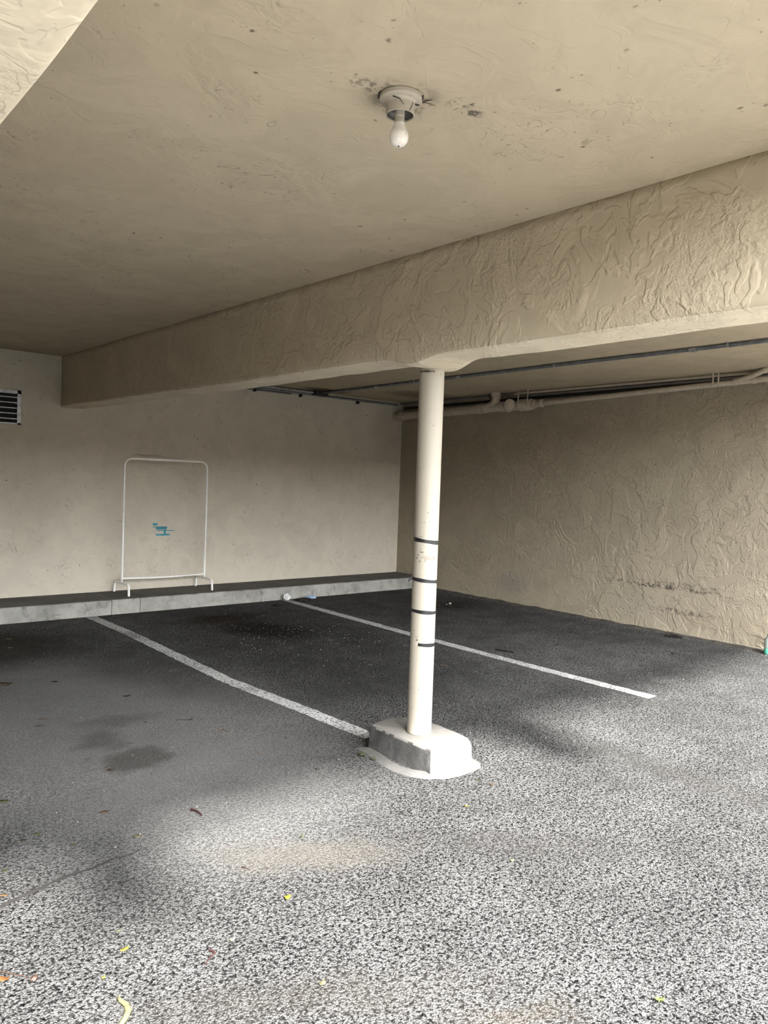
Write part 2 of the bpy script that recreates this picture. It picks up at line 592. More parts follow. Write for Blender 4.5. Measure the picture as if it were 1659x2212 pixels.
def tag(o, label, cat=None, group=None):
    o['label'] = label
    if cat:
        o['category'] = cat
    if group:
        o['group'] = group
    return o


def struct(o, label=None):
    o['kind'] = 'structure'
    if label:
        o['label'] = label
    return o


def nz(p, s=1.0):
    return noise.noise(Vector(p) * s)


# ------------------------------------------------------------------ the shell
fl = bmesh.new()
box(fl, (-40, -32, -0.25), (40, D + 0.2, 0.0))
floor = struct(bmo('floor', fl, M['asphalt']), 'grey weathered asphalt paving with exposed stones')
fl = bmesh.new()
box(fl, (-14, -2.4, -0.2), (16, 0.15, 0.006))  # added strip out of view, pale to bounce light under the roof
struct(bmo('bounce_apron', fl, M['driveway']), 'pale concrete apron outside the carport, added unseen to bounce light')
fl = bmesh.new()
box(fl, (-40, -31.0, -0.1), (40, -30.0, 6.2))  # added skyline out of view, sized to cut the low sky
struct(bmo('skyline_blocker', fl, M['unseen_wall']), 'unseen dark row across the street, added to block low sky')


def und(p):
    return 0.012 * nz(p, 0.8) + 0.004 * nz(p, 3.1)


def slab_wall(name, bmfun, mat, label):
    bm = bmesh.new()
    bmfun(bm)
    return struct(bmo(name, bm, mat), label)


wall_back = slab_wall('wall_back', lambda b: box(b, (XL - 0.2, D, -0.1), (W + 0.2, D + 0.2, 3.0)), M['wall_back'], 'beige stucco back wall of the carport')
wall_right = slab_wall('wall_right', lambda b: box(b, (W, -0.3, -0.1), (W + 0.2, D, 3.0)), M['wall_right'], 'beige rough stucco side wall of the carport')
slab_wall('wall_left', lambda b: box(b, (XL - 0.2, -0.3, -0.1), (XL, D, 3.0)), M['unseen_wall'], 'unseen wall, kept dark to limit fill light, at the far left end of the carport')  # out of view, dark so that less fill light comes back

slab_wall('wing_blocker', lambda b: box(b, (XL - 0.2, -9.0, -0.1), (XL, -0.3, 3.6)), M['unseen_wall'], 'unseen dark wall added to block low sky from the left')  # added out of view to shade the side wall from low sky

# ceiling: near bays flat, last bay with a slight fall
cb = bmesh.new()
box(cb, (XL - 0.2, YF, ZC), (BX + BW * 0.5, D, ZC + 0.35))
r = bmesh.ops.create_cube(cb, size=1.0)
for v in r['verts']:
    x = BX + BW * 0.5 if v.co.x < 0 else W + 0.2
    y = YF if v.co.y < 0 else D
    z = zc2(y) if v.co.z < 0 else ZC + 0.35
    v.co = (x, y, z)
struct(bmo('ceiling', cb, M['ceiling']), 'beige plastered carport ceiling')


def beam(name, x0, x1, zb, ztop, label, col_y=None):
    rc = 0.028
    vs, fs, mi = [], [], []
    ys = []
    y = YF
    while y < D - 1e-6:
        ys.append(y)
        y += 0.045
    ys.append(D)
    sec = [(x0, ztop)]
    for k in range(1, 9):
        sec.append((x0, ztop + (zb + rc - ztop) * k / 8.0))
    for k in range(1, 5):
        a = math.pi + k * math.pi / 8
        sec.append((x0 + rc + rc * math.cos(a), zb + rc + rc * math.sin(a)))
    for k in range(1, 5):
        sec.append((x0 + rc + (x1 - x0 - 2 * rc) * k / 5.0, zb))
    for k in range(0, 5):
        a = 1.5 * math.pi + k * math.pi / 8
        sec.append((x1 - rc + rc * math.cos(a), zb + rc + rc * math.sin(a)))
    sec.append((x1, (zb + ztop) / 2))
    sec.append((x1, ztop))
    ns = len(sec)
    cx = (x0 + x1) / 2
    for yy in ys:
        for (sx, sz) in sec:
            low = max(0.0, 1 - (sz - zb) / 0.12)
            dx = 0.010 * nz((sx, yy, sz), 1.1) + 0.004 * nz((sx, yy, sz), 6.0)
            dz = low * (0.010 * nz((3.1, yy, 0.4), 0.9) + 0.005 * nz((sx, yy, 1.0), 5.0))
            X, Z = sx + dx, sz + dz
            if col_y is not None:
                g = max(0.0, 1 - abs(yy - col_y + 0.05) / 0.26)
                g = g * g * (3 - 2 * g)
                Z -= low * 0.042 * g
                if sx > cx:
                    X += low * 0.05 * g
            if yy == D or yy == YF:
                X, Z = sx, sz
            vs.append((X, yy, Z))
    for i in range(len(ys) - 1):
        for k in range(ns - 1):
            a = i * ns + k
            fs.append((a, a + 1, a + 1 + ns, a + ns))
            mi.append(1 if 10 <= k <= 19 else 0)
        mi.append(0)
        fs.append((i * ns + ns - 1, i * ns, (i + 1) * ns, (i + 1) * ns + ns - 1))
    fs.append(tuple(range(ns)))
    fs.append(tuple(range((len(ys) - 1) * ns, len(ys) * ns)))
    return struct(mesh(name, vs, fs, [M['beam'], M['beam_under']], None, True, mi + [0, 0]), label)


CXB, CYB, CXT, CYT = 2.95, 3.02, 2.96, 3.042
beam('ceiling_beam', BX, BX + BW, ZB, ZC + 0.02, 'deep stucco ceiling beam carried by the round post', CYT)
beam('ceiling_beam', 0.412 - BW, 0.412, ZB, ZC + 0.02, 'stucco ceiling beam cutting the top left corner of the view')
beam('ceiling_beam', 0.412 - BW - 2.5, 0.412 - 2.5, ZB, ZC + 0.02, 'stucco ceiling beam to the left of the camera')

# kerb along the back wall, cast in lengths
kerb = struct(thing('kerb', 'low concrete kerb along the back wall', 'kerb', (0, D - DC, 0)), 'low concrete kerb along the back wall')
del kerb['category']
joints = [XL, -2.2, 0.35, 1.62, 3.126, 3.439, 4.98, 6.93, W]
for a, b in zip(joints[:-1], joints[1:]):
    n = max(4, int((b - a) / 0.05))
    prof = [(D, 0.0), (D - DC, -0.02), (D - DC, HC - 0.018), (D - DC + 0.006, HC - 0.006), (D - DC + 0.02, HC), (D - DC * 0.5, HC + 0.002), (D, HC)]
    vs, fs, mi = [], [], []
    npf = len(prof)
    for i in range(n + 1):
        x = a + 0.003 + (b - a - 0.006) * i / n
        for q, (py, pz) in enumerate(prof):
            dy = 0.0
            dz = 0.0
            if 1 <= q <= 4:
                dy = 0.008 * nz((x, 0, pz), 1.7) + 0.005 * nz((x, 2, pz), 11)
            if 2 <= q <= 4:
                dz = 0.004 * nz((x, 5, 0), 8) - 0.010 * max(0, nz((x, 9, 0), 6) - 0.25)
            vs.append((x, py + dy, pz + dz))
    for i in range(n):
        for q in range(npf - 1):
            k = i * npf + q
            fs.append((k, k + 1, k + 1 + npf, k + npf))
            mi.append(1 if q >= 4 else 0)
    fs.append(tuple(range(npf)))
    mi.append(0)
    fs.append(tuple(range(n * npf, (n + 1) * npf)))
    mi.append(0)
    mesh('kerb_segment', vs, fs, [M['kerb_face'], M['kerb_top']], kerb, False, mi)
adopt(kerb)


# painted bay lines (parts of the floor)
def road_line(x0a, x0b, pts, wd, label):
    vs, fs = [], []
    n = len(pts)
    for i, (x, y) in enumerate(pts):
        e1 = 0.010 * nz((x, y, 3.0), 9) + 0.006 * nz((x, y, 8.0), 30)
        e2 = 0.010 * nz((x, y, 13.0), 9) + 0.006 * nz((x, y, 18.0), 30)
        for k, (dx, z) in enumerate(((-wd / 2 + e1, 0.0004), (-wd / 2 + e1, 0.0022), (0, 0.0026), (wd / 2 + e2, 0.0022), (wd / 2 + e2, 0.0004))):
            vs.append((x + dx, y, z))
    for i in range(n - 1):
        for k in range(4):
            a = i * 5 + k
            fs.append((a, a + 1, a + 6, a + 5))
    o = mesh('parking_line', vs, fs, M['line'], floor)
    o['label'] = label


def poly(ctrl, stepm):
    out = []
    for (xa, ya), (xb, yb) in zip(ctrl[:-1], ctrl[1:]):
        n = max(1, int(math.hypot(xb - xa, yb - ya) / stepm))
        for i in range(n):
            out.append((xa + (xb - xa) * i / n, ya + (yb - ya) * i / n))
    out.append(ctrl[-1])
    return out


road_line(0, 0, poly([(2.90, 7.955), (2.91, 6.93), (2.855, 5.0), (2.915, 4.1), (2.945, 3.42)], 0.025), 0.112, 'worn white bay line running from the kerb to the post footing')
road_line(0, 0, poly([(5.325, 7.95), (5.31, 7.7), (5.25, 5.6), (5.235, 4.0), (5.25, 2.89)], 0.025), 0.115, 'white bay line between the post and the right wall')
road_line(0, 0, poly([(0.45, 7.955), (0.46, 3.6)], 0.05), 0.11, 'white bay line at the left')

# crack filled with dirt in the lane
ck = [(0.60, 2.77), (0.734, 2.818), (0.816, 2.841), (0.876, 2.855), (0.94, 2.875), (1.013, 2.891), (1.081, 2.884), (1.161, 2.905), (1.225, 2.897), (1.30, 2.925)]
pk = poly(ck, 0.012)
vs, fs = [], []
for i, (x, y) in enumerate(pk):
    t_ = i / (len(pk) - 1)
    h_ = (0.012 * (1 - t_) + 0.003) * (0.7 + 0.9 * abs(nz((x, y, 0), 40)))
    o_ = 0.008 * nz((x, y, 5), 25)
    vs += [(x, y - h_ + o_, 0.0008), (x, y + o_, 0.0016), (x, y + h_ + o_, 0.0008)]
for i in range(len(pk) - 1):
    a = i * 3
    fs += [(a, a + 1, a + 4, a + 3), (a + 1, a + 2, a + 5, a + 4)]
tag(mesh('pavement_crack', vs, fs, M['crack'], floor), 'dirt-filled crack in the asphalt')

# dirt swept against the foot of the right wall
vs, fs = [], []
n = 260
for i in range(n + 1):
    y = -0.2 + (D - DC + 0.2) * i / n
    wd = 0.055 + 0.035 * nz((0, y, 0), 1.2) + 0.02 * nz((0, y, 4), 9)
    if y < 3.6:
        wd += 0.03
    h_ = 0.022 + 0.012 * nz((0, y, 8), 5)
    vs += [(W - max(0.012, wd), y, 0.0005), (W - max(0.012, wd) * 0.5, y, max(0.004, h_ * 0.6)), (W - 0.0005, y, max(0.006, h_))]
for i in range(n):
    a = i * 3
    fs += [(a, a + 1, a + 4, a + 3), (a + 1, a + 2, a + 5, a + 4)]
tag(mesh('dirt_ridge', vs, fs, M['dirt'], floor), 'dark dirt gathered along the foot of the wall')

# teal paint marks on the back wall, seen through the clothes rack
bm = bmesh.new()
tealc = [(3.834, 0.935, 3.895, 0.908), (3.837, 0.893, 4.02, 0.884), (3.875, 0.889, 4.012, 0.858), (3.89, 0.851, 3.99, 0.842), (3.975, 0.842, 4.005, 0.802), (3.97, 0.850, 4.118, 0.839), (3.874, 0.803, 4.052, 0.785), (3.985, 0.86, 4.005, 0.84)]
for (xa, za, xb, zb_) in tealc:
    q = [(xa, za), (xb + 0.01 * random.uniform(-1, 1), za + 0.003 * random.uniform(-1, 1)), (xb, zb_), (xa, zb_)]
    vv = [bm.verts.new((x, D - 0.0015, z)) for x, z in q] + [bm.verts.new((x, D + 0.0005, z)) for x, z in q]
    bm.faces.new(vv[:4])
    for k in range(4):
        bm.faces.new((vv[k], vv[(k + 1) % 4], vv[4 + (k + 1) % 4], vv[4 + k]))
tag(bmo('paint_marks', bm, M['teal'], wall_back), 'broken teal paint strokes on the back wall')

# ------------------------------------------------------------------ post and its footing
FZ = 0.142
foot = thing('post_footing', 'low whitewashed concrete footing with one dark bare side under the round post', 'footing', (2.96, 3.0, 0))
outl = [(2.805, 2.775), (2.87, 2.735), (2.94, 2.715), (3.02, 2.712), (3.085, 2.735), (3.12, 2.79), (3.135, 2.90), (3.14, 3.05), (3.125, 3.18), (3.07, 3.275), (2.98, 3.315), (2.89, 3.315), (2.80, 3.28), (2.80, 3.15), (2.80, 2.95)]


def dens(pl, m):
    out = []
    for i in range(len(pl)):
        a, b = Vector(pl[i]), Vector(pl[(i + 1) % len(pl)])
        for k in range(m):
            out.append(a + (b - a) * (k / m))
    return out


ol = dens(outl, 5)
cen = Vector((2.96, 3.0))
vs, fs, mi = [], [], []
levels = [(0.0, 1.0), (0.03, 0.995), (0.07, 0.99), (0.105, 0.985), (FZ - 0.014, 0.975), (FZ - 0.004, 0.955), (FZ, 0.92), (FZ + 0.002, 0.5), (FZ + 0.003, 0.02)]
no = len(ol)
for (z, k) in levels:
    for p in ol:
        d = p - cen
        q = cen + d * k
        left = p.x < 2.803 + 0.01
        j = 0.004 * nz((q.x, q.y, z), 14)
        if left and z < FZ - 0.002:
            j += 0.006 * nz((q.x, q.y, z), 30)
        dn = d.normalized()
        vs.append((q.x + dn.x * j, q.y + dn.y * j, z + (0.003 * nz((q.x, q.y, 7), 9) if z > 0.05 else 0)))
bare_z = {}
for i in range(len(levels) - 1):
    for k in range(no):
        a, b = i * no + k, i * no + (k + 1) % no
        fs.append((a, b, b + no, a + no))
        mid_ = (ol[k] + ol[(k + 1) % no]) * 0.5
        isl = mid_.x < 2.806
        rag = nz((0, mid_.y, 3), 22)
        mi.append(1 if (isl and (i <= 3 or (i == 4 and rag > 0.0))) else 0)
fs.append(tuple(range((len(levels) - 1) * no, len(levels) * no)))
mi.append(0)
o = mesh('footing_block', vs, fs, [M['foot_white'], M['foot_bare']], foot, True, mi)
sharp(o, 50)
# mortar skirt on the left and front
sk = [(2.745, 3.33), (2.735, 3.2), (2.70, 3.05), (2.69, 2.93), (2.715, 2.835), (2.76, 2.765), (2.85, 2.70), (2.95, 2.685), (3.05, 2.685), (3.12, 2.70), (3.17, 2.75), (3.20, 2.86), (3.19, 2.98), (3.15, 3.1)]
vs, fs = [], []
for i, (x, y) in enumerate(poly(sk, 0.02)):
    d = Vector((x, y)) - cen
    j = 0.008 * nz((x, y, 1), 12)
    p_in = cen + d * 0.78
    p_mid = cen + d * (0.93 + j)
    p_out = cen + d * (1.0 + j)
    vs += [(p_out.x, p_out.y, 0.0004), (p_mid.x, p_mid.y, 0.009 + 0.004 * nz((x, y, 4), 10)), (p_in.x, p_in.y, 0.016)]
for i in range(len(vs) // 3 - 1):
    a = i * 3
    fs += [(a, a + 1, a + 4, a + 3), (a + 1, a + 2, a + 5, a + 4)]
tag(mesh('mortar_skirt', vs, fs, M['mortar'], foot, True), 'thin grey mortar skirt')
adopt(foot)

R_C = 0.0685
post = thing('support_post', 'round cream-painted steel post wrapped with four black tape bands', 'post', (CXB, CYB, FZ))


def cax(z):
    t_ = (z - FZ) / (2.19 - FZ)
    return Vector((CXB + (CXT - CXB) * t_, CYB + (CYT - CYB) * t_, z))


zs = [FZ + 0.0035 + (2.19 - FZ - 0.0035) * i / 12 for i in range(13)]
tubes('post_shaft', [([cax(z) for z in zs], R_C)], M['column'], post, 48)


def surf(z, ang, off=0.0):
    """point on the post: ang from the direction facing the camera, positive to the right"""
    base = math.atan2(-CYB, -CXB)
    a = base + ang
    c_ = cax(z)
    return Vector((c_.x + (R_C + off) * math.cos(a), c_.y + (R_C + off) * math.sin(a), z))


def band(z0, slope, a0, a1, hgt, mat, name='tape_band', off=0.0016, parent=post):
    n = max(6, int(abs(a1 - a0) / 0.12))
    vs, fs = [], []
    for i in range(n + 1):
        a = a0 + (a1 - a0) * i / n
        zz = z0 - slope * R_C * math.sin(a)
        hh = hgt * (1 + 0.12 * math.sin(3 * a + z0 * 9))
        for (dz, of) in ((-hh / 2, 0.0002), (-hh / 2, off), (hh / 2, off), (hh / 2, 0.0002)):
            vs.append(surf(zz + dz, a, of))
    for i in range(n):
        for k in range(3):
            p = i * 4 + k
            fs.append((p, p + 1, p + 5, p + 4))
    fs.append((0, 1, 2, 3))
    fs.append(tuple(n * 4 + k for k in range(4)))
    return mesh(name, vs, fs, mat, parent)


PI = math.pi
b1 = band(1.221, 0.13, -PI, PI, 0.021, M['tape'])
b2 = band(1.003, 0.10, -PI, PI, 0.019, M['tape'])
b3 = band(0.829, 0.07, -PI, PI, 0.019, M['tape'])
b4 = band(0.648, 0.05, -0.35, 1.9 * PI - 0.95, 0.018, M['tape'])
b4['label'] = 'torn black tape band with a gap'
band(0.648, 0.05, -0.86, -0.35, 0.016, M['tape_residue'], 'tape_residue', 0.0006)
# loose end of the second band
a_ = surf(1.010, -1.5, 0.001)
rt = Vector((math.cos(YAW), -math.sin(YAW), 0))
vs = []
for (dx, dz) in ((0, 0.0), (-0.008, -0.004), (-0.016, -0.013), (-0.021, -0.022)):
    for s_ in (-0.009, 0.009):
        for t_ in (0, 0.0012):
            vs.append(a_ + rt * (dx + t_ * 0.5) + Vector((0, 0, dz + s_)) + Vector((0.001, 0.001, 0)) * (t_ / 0.0012))
fs = []
for i in range(3):
    k = i * 4
    fs += [(k, k + 2, k + 6, k + 4), (k + 1, k + 3, k + 7, k + 5), (k, k + 1, k + 5, k + 4), (k + 2, k + 3, k + 7, k + 6)]
fs += [(0, 1, 3, 2), (12, 13, 15, 14)]
mesh('tape_end', vs, fs, M['tape'], b2)


def mark(bmv, bmf, z, a, w_, h_, tilt=0.0, off=0.0005):
    k = len(bmv)
    n = 3
    for i in range(n + 1):
        aa = a + w_ / R_C * (i / n - 0.5)
        zz = z + tilt * w_ * (i / n - 0.5)
        bmv.append(surf(zz - h_ / 2, aa, off))
        bmv.append(surf(zz + h_ / 2, aa, off))
    for i in range(n):
        bmf.append((k + 2 * i, k + 2 * i + 1, k + 2 * i + 3, k + 2 * i + 2))


V, Fq = [], []
# faded stencil letters, too worn to read
x0 = 0.06
for (a, strokes) in [
    (0.02, [(0, .006, .009, .003), (-.003, -.004, .003, .007)]),
    (0.20, [(0, .008, .009, .003), (0, 0, .007, .003), (-.004, 0, .003, .018), (.003, -.006, .003, .007)]),
    (0.40, [(0, -.008, .010, .003), (-.004, 0, .003, .017), (.003, .004, .003, .007)]),
    (0.58, [(-.004, 0, .003, .015), (0, .008, .009, .003), (0, -.008, .009, .003)]),
    (0.78, [(0, .008, .011, .005), (0, 0, .006, .017), (.004, -.003, .004, .008)]),
]:
    for (dx, dz, w_, h_) in strokes:
        mark(V, Fq, 1.128 + dz, a + dx / R_C, w_, h_, -0.04)
tag(mesh('stencil_lettering', V, Fq, M['red_ink'], post), 'faded red stencilled lettering worn past reading')
V, Fq = [], []
for (z, a, w_, h_, tl) in [(1.161, -0.32, 0.022, 0.004, -0.05), (1.143, -0.62, 0.008, 0.005, 0.5), (1.126, -0.72, 0.008, 0.007, 0.4), (1.109, -0.45, 0.004, 0.012, 0), (1.120, 0.0, 0.005, 0.005, 0), (1.111, 0.0, 0.005, 0.004, 0.3),
                           (1.245, -0.45, 0.026, 0.002, -0.05), (0.673, -0.45, 0.009, 0.007, 0.2), (0.688, -0.5, 0.012, 0.002, 0), (1.131, -0.2, 0.03, 0.0015, 0), (0.69, 0.62, 0.004, 0.005, 0)]:
    mark(V, Fq, z, a, w_, h_, tl, 0.0004)
tag(mesh('scuff_marks', V, Fq, M['scuff'], post), 'small black scuffs on the cream paint')['kind'] = 'stuff'
# crumbled plaster and dirt round the head of the post
vs, fs = tube([surf(2.150 + 0.006 * nz((a * 0.1, 0, 3), 9), a * 0.1, 0.003) for a in range(-11, 3)], [0.002 + 0.006 * abs(nz((a * 0.3, 1, 0), 3)) for a in range(-11, 3)], 6)
mesh('post_head_dirt', vs, fs, M['dirt'], post, True)
adopt(post)

# ------------------------------------------------------------------ clothes rack on the kerb
rx0, rx1, ry = 3.372, 4.388, 8.315
zt = HC + 1.525
rk = thing('clothes_rack', 'white tubular steel clothes rack standing empty on the kerb', 'clothes rack', ((rx0 + rx1) / 2, ry, HC))
zf = HC + 0.128
tr_ = 0.0118
tubes('rack_frame', [(arc([(rx0, ry, zf), (rx0, ry, zt), (rx1, ry, zt), (rx1, ry, zf)], 0.10, 8), tr_)], M['white_steel'], rk)
zr = HC + 0.175
tubes('bottom_rail', [([(rx0 + (rx1 - rx0) * i / 10, ry, zr - 0.012 * math.sin(PI * i / 10)) for i in range(11)], 0.0105)], M['white_steel'], rk)
for x in (rx0, rx1):
    o = tubes('rack_foot', [(arc([(x, ry - 0.205, HC + 0.001), (x, ry - 0.195, zf), (x, ry + 0.205, zf), (x, ry + 0.215, HC + 0.001)], 0.05, 6), 0.0125)], M['white_steel'], rk)
adopt(rk)

# ------------------------------------------------------------------ louvred vent in the back wall
vx0, vx1, vz0, vz1 = 1.93, 2.347, 1.983, 2.336
vent = thing('wall_vent', 'galvanised louvred vent grille high on the back wall', 'vent', ((vx0 + vx1) / 2, D, vz0))
bm = bmesh.new()
fwid = 0.034
for lo, hi in (((vx0, vz0), (vx1, vz0 + 0.016)), ((vx0, vz1 - 0.034), (vx1, vz1)), ((vx0, vz0), (vx0 + fwid, vz1)), ((vx1 - fwid, vz0), (vx1, vz1))):
    box(bm, (lo[0], D - 0.016, lo[1]), (hi[0], D, hi[1]))
bmo('vent_frame', bm, M['galv'], vent)
bm = bmesh.new()
box(bm, (vx1 - fwid - 0.006, D - 0.030, vz0 - 0.004), (vx1 - fwid, D - 0.001, vz1 - 0.03))
bmo('vent_rim', bm, M['galv'], vent)
bm = bmesh.new()
box(bm, (vx0 + fwid, D - 0.030, vz0 - 0.004), (vx0 + fwid + 0.006, D - 0.001, vz1 - 0.03))
bmo('vent_rim', bm, M['galv'], vent)
bm = bmesh.new()
box(bm, (vx0 + fwid, D - 0.004, vz0 + 0.016), (vx1 - fwid, D - 0.0005, vz1 - 0.034))
bmo('vent_opening', bm, M['dark_void'], vent)
nl = 5
for i in range(nl):
    z = vz0 + 0.052 + i * (vz1 - vz0 - 0.075) / nl
    bm = bmesh.new()
    box(bm, (vx0 + fwid + 0.004, D - 0.027, z), (vx1 - fwid - 0.004, D - 0.022, z + 0.009))
    box(bm, (vx0 + fwid + 0.004, D - 0.022, z + 0.007), (vx1 - fwid - 0.004, D - 0.003, z + 0.010))
    bmo('louvre', bm, M['galv'], vent)
for z in (vz0 + 0.02, vz1 - 0.05):
    lathed('screw', [(0.001, 0.0), (0.006, 0.0), (0.006, 0.003), (0.001, 0.004)], M['galv'], vent, 10, Vector((0, -1, 0)), (vx1 - 0.014, D - 0.016, z))
adopt(vent)

# ------------------------------------------------------------------ bare bulb lampholder
lx, ly = 1.60, 1.835
lamp = thing('ceiling_light', 'grimy round lampholder with a bare white bulb on the ceiling', 'lamp', (lx, ly, ZC))


def dn(prof):
    return [(r_, -h_) for r_, h_ in prof]


lathed('lamp_base', dn([(0.064, -0.001), (0.0675, 0.003), (0.0675, 0.014), (0.064, 0.0175), (0.056, 0.019), (0.050, 0.021), (0.0465, 0.026), (0.045, 0.031)]), M['porcelain'], lamp, 40, None, (lx, ly, ZC))
v1, f1 = lathe(dn([(0.0455, 0.028), (0.0452, 0.034), (0.0448, 0.050), (0.0445, 0.060), (0.0425, 0.061), (0.0415, 0.059), (0.041, 0.046), (0.039, 0.034)]), 40, None, (lx, ly, ZC))
sharp(mesh('socket_skirt', v1, f1, M['porcelain'], lamp, True), 40)
v1, f1 = lathe(dn([(0.0395, 0.058), (0.038, 0.040), (0.012, 0.038), (0.001, 0.038)]), 32, None, (lx, ly, ZC))
mesh('socket_liner', v1, f1, M['socket_dark'], lamp, True)
bulb = thing('bulb_dummy', '', '', (0, 0, 0)) if False else None
BZ = ZC
bl = lathed('bulb', dn([(0.0165, 0.0835), (0.0180, 0.090), (0.0215, 0.100), (0.0255, 0.108), (0.0290, 0.116), (0.0305, 0.124), (0.0300, 0.133), (0.0270, 0.142), (0.0215, 0.149), (0.0130, 0.1535), (0.004, 0.155)]), M['bulb_glass'], lamp, 32, None, (lx - 0.002, ly, BZ))
o = lathed('bulb_neck', dn([(0.0155, 0.036), (0.0160, 0.060), (0.0158, 0.0655), (0.0150, 0.0665), (0.0152, 0.068), (0.0168, 0.085), (0.0183, 0.092), (0.0200, 0.0965)]), M['bulb_neck'], lamp, 28, None, (lx - 0.002, ly, BZ))
lathed('bulb_tip', dn([(0.003, 0.153), (0.0032, 0.1565), (0.001, 0.158)]), M['cobweb_and_shade'], lamp, 10, None, (lx - 0.003, ly - 0.002, BZ))
# cobweb strands and soot, with a ring of painted contact shade round the base
rnd = random.Random(3)
runs = []
for (a0, a1, rr, z_) in [(-0.9, 1.0, 0.0685, -0.001), (1.0, 2.9, 0.0685, -0.001)]:
    runs.append(([(lx + rr * math.cos(a0 + (a1 - a0) * i / 10) * (1 + 0.01 * rnd.uniform(-1, 1)), ly + rr * math.sin(a0 + (a1 - a0) * i / 10), ZC + z_ - 0.001 * rnd.random()) for i in range(11)], [0.0025 + 0.003 * rnd.random() for _ in range(11)]))
rr_ = lambda ax, ay, z: (lx + ax, ly + ay, ZC - z)
runs.append(([rr_(0.062, -0.025, 0.006), rr_(0.05, -0.03, 0.020), rr_(0.035, -0.035, 0.027), rr_(0.022, -0.038, 0.024), rr_(0.008, -0.040, 0.030)], [0.002, 0.0024, 0.0024, 0.0016, 0.001]))
runs.append(([rr_(0.012, -0.045, 0.030), rr_(0.006, -0.046, 0.046), rr_(-0.002, -0.046, 0.060)], 0.0008))
runs.append(([rr_(-0.048, -0.018, 0.022), rr_(-0.034, -0.034, 0.030), rr_(-0.022, -0.040, 0.046)], [0.002, 0.0014, 0.0008]))
runs.append(([rr_(0.058, -0.04, 0.010), rr_(0.070, -0.050, 0.006), rr_(0.085, -0.055, 0.001)], [0.0024, 0.002, 0.001]))
runs.append(([rr_(0.066, -0.02, 0.004), rr_(0.085, -0.03, 0.001), rr_(0.12, -0.035, 0.0006)], [0.0012, 0.001, 0.0006]))
tubes('cobweb_and_shade', runs, M['cobweb_and_shade'], lamp, 6)
adopt(lamp)

# ------------------------------------------------------------------ conduits on the ceiling and back wall
cx_ = 6.15
c1 = thing('ceiling_conduit', 'long dull steel conduit running along the ceiling over the right-hand bay', 'conduit', (cx_, 4.5, zc2(4.5)))
tubes('conduit_tube', [([(cx_ + 0.03 * nz((0, y, 0), 0.5), y, zc2(y) - 0.020) for y in [0.4 + (8.47 - 0.4) * i / 24 for i in range(25)]], 0.0175)], M['galv_dark'], c1)
for y in (3.20, 5.9, 7.3):
    tubes('coupling', [([(cx_ + 0.03 * nz((0, y, 0), 0.5), y - 0.03, zc2(y) - 0.021), (cx_ + 0.03 * nz((0, y, 0), 0.5), y + 0.03, zc2(y) - 0.021)], 0.0225)], M['galv'], c1)
for y in (2.90, 4.6, 6.6):
    bm = bmesh.new()
    x_ = cx_ + 0.03 * nz((0, y, 0), 0.5)
    box(bm, (x_ - 0.045, y - 0.009, zc2(y) - 0.003), (x_ + 0.045, y + 0.009, zc2(y) + 0.001))
    box(bm, (x_ - 0.022, y - 0.009, zc2(y) - 0.041), (x_ + 0.022, y + 0.009, zc2(y) - 0.003))
    bmo('strap', bm, M['galv'], c1)
adopt(c1)

c2 = thing('wall_conduit', 'pair of steel conduits along the top of the back wall ending at a small box', 'conduit', (5.4, D, 2.68))
tubes('conduit_tube', [([(3.1, D - 0.10, 2.698), (6.02, D - 0.10, 2.696)], 0.0165)], M['galv'], c2)
tubes('conduit_tube', [([(3.1, D - 0.045, 2.676), (6.10, D - 0.045, 2.674), (7.62, D - 0.045, 2.676)], 0.0165)], M['galv_dark'], c2)
tubes('conduit_tube', [([(3.1, D - 0.02, 2.640), (5.72, D - 0.02, 2.650)], 0.009)], M['galv_dark'], c2)
bm = bmesh.new()
box(bm, (6.02, D - 0.15, 2.664), (6.24, D - 0.06, 2.719), 0.006)
bmo('junction_box', bm, M['black_iron'], c2)
for x in (5.15, 5.86, 6.85):
    bm = bmesh.new()
    box(bm, (x - 0.008, D - 0.065, 2.625), (x + 0.008, D - 0.001, 2.662))
    bmo('strap', bm, M['black_iron'], c2)
adopt(c2)

# ------------------------------------------------------------------ drain pipe along the right wall
XP = 7.605


def zp(y):
    if y > 6.0:
        return 2.505 + (8.48 - y) * 0.024
    return 2.563 + (6.0 - y) * 0.037


dp = thing('drain_pipe', 'beige painted drain pipe with cleanout cap and branches along the right wall', 'pipe', (XP, 6.4, 2.55))


def py(y): return (XP, y, zp(y))


tubes('main_pipe', [([py(8.56), py(6.05)], 0.060)], M['pipe_paint'], dp, 24)
tubes('small_pipe', [([py(6.0), py(4.5), py(3.0), py(0.9)], 0.029)], M['pipe_paint'], dp, 18)


def collar(y, r_, l_, name='collar'):
    a, b = Vector(py(y + l_ / 2)), Vector(py(y - l_ / 2))
    d = (b - a) / 6
    return tubes(name, [([a, a + d * 0.4, a + d, b - d, b - d * 0.4, b], [r_ * 0.93, r_, r_, r_, r_, r_ * 0.93])], M['pipe_paint'], dp, 24)


collar(8.05, 0.068, 0.07)
collar(8.43, 0.070, 0.10)
collar(6.86, 0.071, 0.10)
collar(6.78, 0.065, 0.05)
collar(6.46, 0.071, 0.08)
collar(6.38, 0.075, 0.03)
collar(6.13, 0.078, 0.14, 'pipe_hub')
collar(6.03, 0.070, 0.05)
collar(5.975, 0.055, 0.06)
collar(5.90, 0.045, 0.07)
collar(5.855, 0.050, 0.02)
